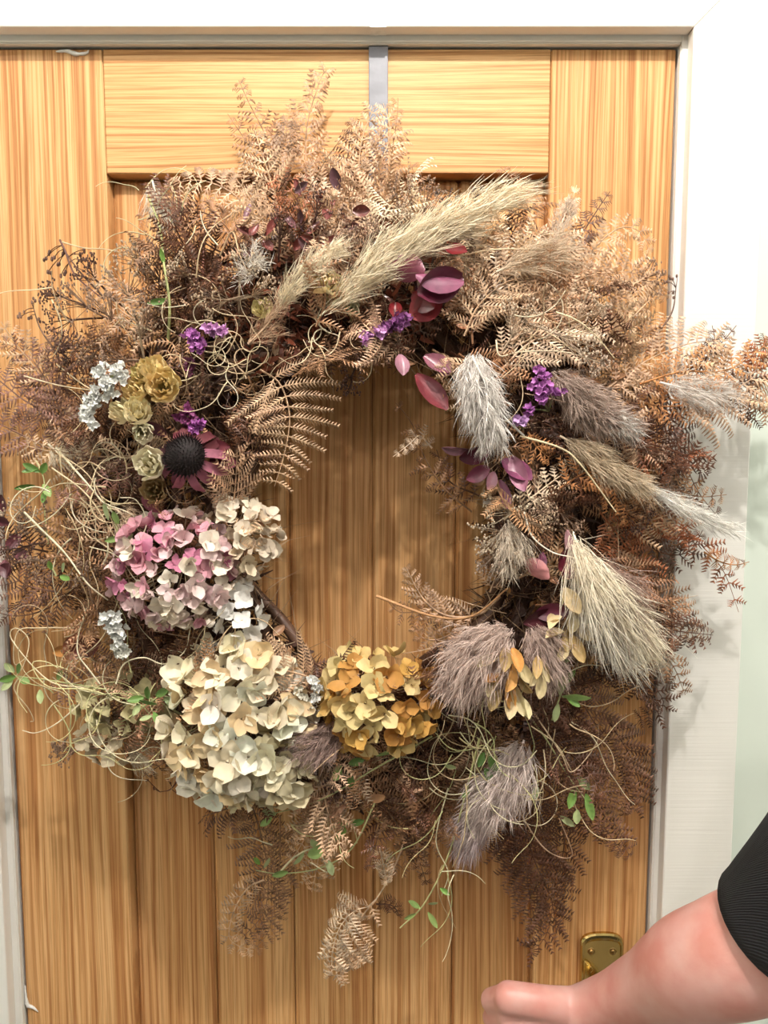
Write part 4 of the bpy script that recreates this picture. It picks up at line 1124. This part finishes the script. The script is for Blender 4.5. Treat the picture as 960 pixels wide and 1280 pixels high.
tangle((590, 390, 730, 440), 10, (60, 120), 40, ST, 13, -10, wob=40)
tangle((200, 300, 290, 420), 8, (50, 110), 40, ST, 12)
tangle((340, 1000, 480, 1070), 8, (40, 90), 26, GS, 9.5)
tangle((160, 230, 230, 330), 8, (50, 100), 26, [(.70, .60, .36), (.62, .56, .34)], 10, 90, wob=50)
tangle((60, 350, 200, 460), 8, (50, 110), 80, ST, 10.5)
# single long loops that stand out
def cord(pts, color, r=.0009):
    path = spline([P(a, b, -c / 100.) for a, b, c in pts], 46)
    mb = MB(); mb.add(*tube(path, np.linspace(r, r * .5, 46), 5)); bump_count('tendril')
    link('tendril', mb.mesh('tendril', M_STEM, True, path[0]), path[0], wreath, color)
cord([(105, 860, 11), (60, 850, 11), (15, 800, 10), (20, 785, 10), (36, 800, 10), (30, 830, 10), (20, 845, 10)], ST[0])
cord([(95, 785, 9), (50, 785, 9), (22, 790, 9), (18, 830, 9.5), (35, 820, 9)], ST[1])
cord([(25, 845, 10), (18, 862, 9.5), (35, 885, 9), (42, 900, 8.5), (38, 902, 8)], ST[1])
cord([(100, 880, 11), (70, 905, 10.5), (45, 916, 10), (28, 913, 9.5)], ST[2])
cord([(150, 875, 12), (110, 862, 12), (60, 858, 11.5), (40, 830, 11), (60, 828, 11), (85, 845, 11)], GS[0])
cord([(125, 855, 12), (112, 838, 12), (98, 818, 12), (98, 795, 11.5), (108, 760, 11)], ST[2])
cord([(145, 855, 13), (155, 830, 13), (180, 822, 13.5), (205, 830, 13), (230, 815, 13), (238, 785, 13)], ST[2])
cord([(150, 680, 13), (175, 672, 13.5), (183, 650, 13.5), (170, 625, 13), (150, 622, 13)], ST[2])
cord([(130, 705, 12), (135, 690, 12.78), (134, 670, 12.78)], ST[2], .0013)
cord([(65, 585, 12), (110, 620, 13), (150, 680, 12), (115, 600, 13), (70, 565, 12)], ST[1])
cord([(30, 640, 10), (50, 660, 10.5), (80, 690, 12), (110, 730, 12.78), (135, 750, 12)], ST[2], .0013)
cord([(70, 560, 11), (105, 600, 13), (140, 640, 13), (150, 640, 13)], ST[2], .0013)
cord([(650, 545, 14), (700, 560, 14.5), (725, 580, 14.5), (770, 640, 14)], STRAW, .0012)
cord([(655, 640, 14), (665, 670, 15), (690, 690, 15), (718, 697, 15)], (.85, .78, .66), .0010)
cord([(695, 390, 14), (720, 400, 15), (745, 420, 14.5), (768, 448, 14)], STRAW, .0009)
cord([(620, 425, 14), (625, 445, 14.5), (650, 440, 14.5), (705, 440, 14), (755, 455, 13)], (.75, .60, .42), .0009)
cord([(575, 320, 11), (620, 312, 12), (690, 312, 12)], (.60, .44, .28), .0010)
cord([(275, 320, 10), (290, 290, 11), (300, 320, 12), (312, 345, 12)], (.60, .40, .24), .0010)
cord([(253, 480, 9), (253, 400, 10), (254, 330, 10), (255, 290, 9)], (.16, .06, .04), .0022)
cord([(75, 300, 7), (82, 315, 7.5), (95, 345, 8), (130, 375, 9)], (.14, .06, .05), .0012)
cord([(75, 302, 7), (105, 310, 8), (135, 312, 9), (170, 322, 10)], (.62, .48, .30), .0008)
cord([(70, 455, 8), (100, 478, 9), (120, 490, 12)], ST[0], .0008)
cord([(30, 470, 8), (75, 482, 9), (118, 488, 12)], ST[0], .0007)
cord([(560, 985, 9), (545, 1050, 9), (560, 1090, 9), (552, 1120, 8.5)], GS[2])
cord([(640, 1000, 9), (680, 1060, 8), (715, 1070, 7), (698, 1020, 9)], (.62, .42, .28))
cord([(660, 880, 12), (700, 940, 12), (715, 965, 11), (745, 930, 10), (748, 905, 10)], (.64, .46, .30))
cord([(690, 870, 13), (705, 845, 13.5), (730, 832, 13), (750, 832, 12.78)], (.72, .62, .42))
cord([(470, 745, 8), (540, 770, 9), (590, 770, 9.5), (635, 735, 10)], (.56, .30, .14), .0018)
cord([(250, 600, 13), (290, 625, 12), (320, 632, 10)], (.50, .36, .26), .0008)
cord([(350, 1090, 8), (370, 1070, 8.5), (395, 1062, 9), (410, 1090, 9), (388, 1078, 9)], GS[2], .0013)

# --- umbels and budded seed stalks
ICO = None
def seeds(P0, rad, mb):
    t = (1 + 5 ** .5) / 2
    v = nrm(np.array([(-1, t, 0), (1, t, 0), (-1, -t, 0), (1, -t, 0), (0, -1, t), (0, 1, t), (0, -1, -t), (0, 1, -t), (t, 0, -1), (t, 0, 1), (-t, 0, -1), (-t, 0, 1)]))
    f = np.array([(0, 11, 5), (0, 5, 1), (0, 1, 7), (0, 7, 10), (0, 10, 11), (1, 5, 9), (5, 11, 4), (11, 10, 2), (10, 7, 6), (7, 1, 8), (3, 9, 4), (3, 4, 2), (3, 2, 6), (3, 6, 8), (3, 8, 9), (4, 9, 5), (2, 4, 11), (6, 2, 10), (8, 6, 7), (9, 8, 1)])
    for p in P0:
        mb.add(v * rad * (np.array((.7, .7, 1.2)) + R.random(3) * .3) + p, f)
def umbel(c_px, cm, ang, rad, color, nray=16, nseed=5, sr=.0011, label=None, name='umbel_seed_head', stem=50, spread=1.0, flat=.5):
    a = math.radians(ang); out = nrm(np.array((math.cos(a), -flat, math.sin(a))))
    c = P(c_px[0], c_px[1], -cm / 100.); Rm = rad / 1130.
    mb = MB(); mb.add(*tube(spline([c - out * stem / 1130. + np.array((0, .01, 0)), c - out * stem / 2300., c], 6), .0011, 4))
    for k in range(nray):
        d = nrm(out + R.normal(size=3) * .55 * spread); tip = c + d * Rm * (.75 + .35 * R.random())
        mb.add(*tube(spline([c, (c + tip) / 2 + R.normal(size=3) * .001, tip], 4), .00038, 3))
        seeds(tip + R.normal(size=(nseed, 3)) * .0022, sr, mb)
    return link(name, mb.mesh(name, M_SEED, False, c), c, wreath, color, label=label)
BR = (.30, .19, .13); BRD = (.12, .06, .045); BT = (.48, .35, .24)
U = [((110, 385), 9, 150, 34, BR), ((140, 400), 10, 120, 36, BR), ((160, 370), 10, 100, 36, BT), ((90, 400), 9, 190, 28, BRD), ((130, 430), 10, 210, 34, BR),
     ((175, 420), 11, 90, 34, BT), ((160, 450), 11, 180, 30, BR), ((185, 400), 11, 60, 34, BR), ((120, 350), 8, 130, 26, BRD), ((100, 430), 8, 200, 26, BRD),
     ((75, 370), 7, 160, 20, BRD), ((200, 350), 10, 120, 30, BR), ((180, 330), 9, 130, 30, BT), ((300, 350), 12, 80, 32, (.50, .38, .26)), ((285, 375), 12, 200, 32, (.42, .30, .20)),
     ((315, 370), 12, 10, 30, BT), ((60, 660), 9, 150, 34, BR), ((40, 680), 9, 180, 30, BRD), ((60, 700), 10, 200, 26, BR), ((110, 730), 11, 90, 26, BR), ((30, 645), 9, 120, 24, BT),
     ((640, 640), 12.5, 150, 36, (.62, .50, .36)), ((630, 665), 12.5, 200, 36, (.56, .44, .32)), ((660, 655), 12.5, 40, 30, (.50, .36, .24)), ((625, 690), 12, 240, 30, (.46, .34, .26)),
     ((640, 420), 13, 60, 36, (.56, .42, .30)), ((700, 420), 13, -30, 40, (.62, .48, .36)), ((730, 445), 12, -40, 28, (.56, .42, .32)), ((720, 400), 12, 20, 34, BT),
     ((500, 270), 9, 80, 36, BR), ((530, 265), 9, 70, 36, BR), ((515, 290), 10, 100, 30, BT), ((560, 320), 10, 40, 30, BR),
     ((800, 560), 10, -30, 30, BR), ((820, 540), 9, 20, 26, BRD), ((780, 640), 10, -20, 28, BRD), ((700, 640), 11, -60, 30, BR), ((670, 620), 12, -90, 26, BR),
     ((830, 580), 8.5, 0, 22, BRD), ((140, 600), 10, 150, 26, BR), ((260, 470), 11, 200, 26, BR), ((440, 470), 9, 250, 20, BRD), ((800, 350), 8, 20, 26, BR),
     ((640, 700), 11.5, 260, 22, BT), ((90, 940), 8.5, 185, 20, (.28, .17, .11)), ((430, 980), 10, 220, 22, BRD), ((590, 900), 10, 200, 24, BRD), ((350, 300), 10, 80, 28, BRD), ((395, 270), 10, 60, 28, BRD),
     ((440, 320), 11, 100, 28, BR), ((235, 345), 11, 120, 28, BT), ((460, 300), 11, 60, 26, BR)]
for u in U:
    umbel(*u[:4], u[4], nray=15, nseed=5)
def buds(stem_pts, bl, color, sr=.0026, label=None):
    path = spline([P(a, b, -c / 100.) for a, b, c in stem_pts], 16); c = path[0]; mb = MB()
    mb.add(*tube(path, np.linspace(.0011, .0005, 16), 4))
    for (x, y) in bl:
        p = P(x, y, -stem_pts[-1][2] / 100.); j = path[np.argmin(np.linalg.norm(path - p, axis=1))]
        mb.add(*tube(spline([j, (j + p) / 2 + np.array((0, -.002, .001)), p], 4), .0005, 3)); seeds([p, p + R.normal(size=3) * .002], sr, mb)
    link('budded_stalk', mb.mesh('budded_stalk', M_SEED, False, c), c, wreath, color, label=label)
buds([(540, 330, 9), (550, 280, 8), (560, 250, 7), (565, 235, 6)], [(552, 250), (556, 258), (560, 262), (572, 248), (568, 260), (548, 240), (575, 262), (580, 255)], (.09, .06, .05))
buds([(590, 300, 9), (595, 270, 8), (597, 250, 7), (602, 236, 6)], [(594, 236), (596, 242), (604, 236), (604, 246), (593, 248), (612, 262), (630, 255), (635, 250)], (.10, .06, .05), label='dark budded stalk above the pampas plume')
buds([(130, 372, 8.5), (100, 340, 8), (82, 315, 7.5), (75, 302, 7)], [(55, 325), (62, 315), (68, 322), (80, 316), (74, 330), (82, 340), (100, 318), (102, 325), (105, 312), (76, 345), (60, 340)], (.15, .08, .06), .0020, 'dark branching seed stalk at upper left')
buds([(820, 420, 8), (840, 390, 8), (845, 360, 8)], [(838, 348), (846, 345), (834, 352), (842, 372), (836, 366)], (.20, .12, .09), .0016)
buds([(70, 440, 7), (50, 410, 6.5), (42, 385, 6)], [(40, 378), (44, 376), (30, 390), (26, 396), (36, 398), (50, 402)], (.24, .14, .10), .0018)
buds([(230, 960, 6), (215, 985, 5.5), (200, 990, 5)], [(192, 985), (222, 992), (210, 975), (185, 975)], (.16, .06, .04), .0012)
buds([(140, 935, 8.5), (110, 935, 8), (85, 935, 8), (66, 935, 8)], [(66, 930), (70, 938), (80, 930), (90, 940)], (.34, .20, .13), .003, 'brown dried stalk end sticking out at lower left')

# ------------------------------------------------------------------ the person's arm
M_SKIN, nt, b, N, Lk = new_mat('skin')
tc = N('ShaderNodeTexCoord'); n1 = N('ShaderNodeTexNoise'); n1.inputs['Scale'].default_value = 22; n1.inputs['Detail'].default_value = 4
Lk(tc.outputs['Object'], n1.inputs['Vector'])
r1 = ramp(nt, [(.35, (.66, .27, .22)), (.55, (.74, .38, .33)), (.7, (.78, .46, .41))])
Lk(n1.outputs['Fac'], r1.inputs[0]); Lk(r1.outputs[0], b.inputs['Base Color'])
n2 = N('ShaderNodeTexNoise'); n2.inputs['Scale'].default_value = 420; n2.inputs['Detail'].default_value = 2
Lk(tc.outputs['Object'], n2.inputs['Vector'])
bp = N('ShaderNodeBump'); bp.inputs['Strength'].default_value = .15; bp.inputs['Distance'].default_value = .0006
Lk(n2.outputs['Fac'], bp.inputs['Height']); Lk(bp.outputs[0], b.inputs['Normal'])
b.inputs['Roughness'].default_value = .42
b.inputs['Subsurface Weight'].default_value = .12; b.inputs['Subsurface Radius'].default_value = (.012, .005, .003); b.inputs['Subsurface Scale'].default_value = .6
M_KNIT, nt, b, N, Lk = new_mat('black_rib_knit')
tc = N('ShaderNodeTexCoord'); wv = N('ShaderNodeTexWave'); wv.inputs['Scale'].default_value = 260; wv.bands_direction = 'DIAGONAL'; wv.inputs['Distortion'].default_value = .6
Lk(tc.outputs['Object'], wv.inputs['Vector'])
r1 = ramp(nt, [(.2, (.004, .0035, .005)), (.8, (.014, .012, .017))]); Lk(wv.outputs['Fac'], r1.inputs[0]); Lk(r1.outputs[0], b.inputs['Base Color'])
bp = N('ShaderNodeBump'); bp.inputs['Strength'].default_value = .7; bp.inputs['Distance'].default_value = .0012
Lk(wv.outputs['Fac'], bp.inputs['Height']); Lk(bp.outputs[0], b.inputs['Normal']); b.inputs['Roughness'].default_value = .85

def skinned(name, verts, edges, radii, mat, root, sub=2, loc=(0, 0, 0), parent=None, **kw):
    me = bpy.data.meshes.new(name); me.from_pydata([tuple(map(float, np.array(v) - np.array(loc))) for v in verts], edges, [])
    me.materials.append(mat)
    o = link(name, me, loc, parent, **kw)
    s = o.modifiers.new('skin', 'SKIN'); s.branch_smoothing = .6; s.use_smooth_shade = True
    for i, rr in enumerate(radii):
        rr = rr if isinstance(rr, tuple) else (rr, rr)
        me.skin_vertices[0].data[i].radius = rr
        me.skin_vertices[0].data[i].use_root = (i == root)
    u = o.modifiers.new('sub', 'SUBSURF'); u.levels = sub; u.render_levels = sub
    return o

shoulder = P(1165, 925, -.388)
mb = MB()
def limb(pts, rad, k=20, n=30):
    p = spline(pts, n); r_ = np.interp(np.linspace(0, 1, n), np.linspace(0, 1, len(rad)), rad)
    mb.add(*tube(p, r_, k, True)); 
    for q_, rq in ((p[0], r_[0]), (p[-1], r_[-1])):
        V, F = dome((0, 0, 0), rq, rq, k, 6); V = np.array(V); V2 = V * np.array((1, -1, 1))
        mb.add(V + q_, F); mb.add(V2 + q_, [f[:, ::-1] for f in F])
limb([shoulder, P(1130, 975, -.37), P(1060, 1070, -.315), P(990, 1143, -.275), P(950, 1178, -.254), P(912, 1195, -.242), P(870, 1208, -.220), P(800, 1237, -.168), P(755, 1256, -.135), P(722, 1268, -.118)],
     [.046, .046, .046, .047, .0480, .0490, .0450, .0335, .0275, .0260], 28, 50)
w0 = P(726, 1270, -.118)
kn = [P(636 + 3 * j, 1247 + 22 * j, -(.118 - .005 * j)) for j in range(4)]
for j in range(4):
    k1 = kn[j]; rj = (.0165, .0160, .0150, .0135)[j]
    limb([w0 + np.array((0, 0, .008 - .007 * j)), (w0 + k1) / 2 + np.array((0, -.004, .007 - .003 * j)), k1], [.021, .0175, rj], 14, 12)
    f = (1, 1.06, 1, .82)[j]
    k2 = k1 + np.array((-.014, .026, -.024)) * f; k3 = k2 + np.array((.012, .014, -.018)) * f; k4 = k3 + np.array((.016, -.004, -.010)) * f
    limb([k1, k2], [rj * .92, rj * .78], 12, 6); limb([k2, k3], [rj * .76, rj * .68], 12, 6); limb([k3, k4], [rj * .66, rj * .52], 12, 6)
limb([P(712, 1272, -.108), P(688, 1262, -.100), P(662, 1254, -.092)], [.018, .0150, .0118], 14, 8)
limb([P(662, 1254, -.092), P(648, 1262, -.080), P(634, 1276, -.072)], [.0115, .0108, .0082], 14, 8)
person = link('person', mb.mesh('person', M_SKIN, True, shoulder), shoulder, label='person at the right edge in black short sleeves, bare forearm reaching to the door lever', cat='person')
rm = person.modifiers.new('one_surface', 'REMESH'); rm.mode = 'VOXEL'; rm.voxel_size = .0022; rm.use_smooth_shade = True
sm = person.modifiers.new('soften', 'SMOOTH'); sm.factor = .6; sm.iterations = 9
# sleeve: a knitted tube over the upper arm with a cuff edge just past the elbow crook
cuff = P(974, 1157, -.266); up1 = P(990, 1143, -.275); up2 = P(1060, 1070, -.315); up3 = P(1130, 975, -.37); up4 = P(1225, 830, -.415)
ptsS = spline([cuff, up1, up2, up3, up4], 26)
rS = np.interp(np.linspace(0, 1, 26), [0, .04, .2, .5, .9, 1], [.0545, .0550, .057, .060, .062, .001])
mb = MB(); mb.add(*tube(ptsS, rS, 36))
so = link('sleeve', mb.mesh('sleeve', M_KNIT, True, shoulder), shoulder, person, label='black ribbed knit sleeve')
sl = so.modifiers.new('solid', 'SOLIDIFY'); sl.thickness = .003
print('COUNTS', NCOUNT, 'tris', sum(sum(len(p.vertices) - 2 for p in []) for m in []), sum(len(m.polygons) for m in bpy.data.meshes) * 2)
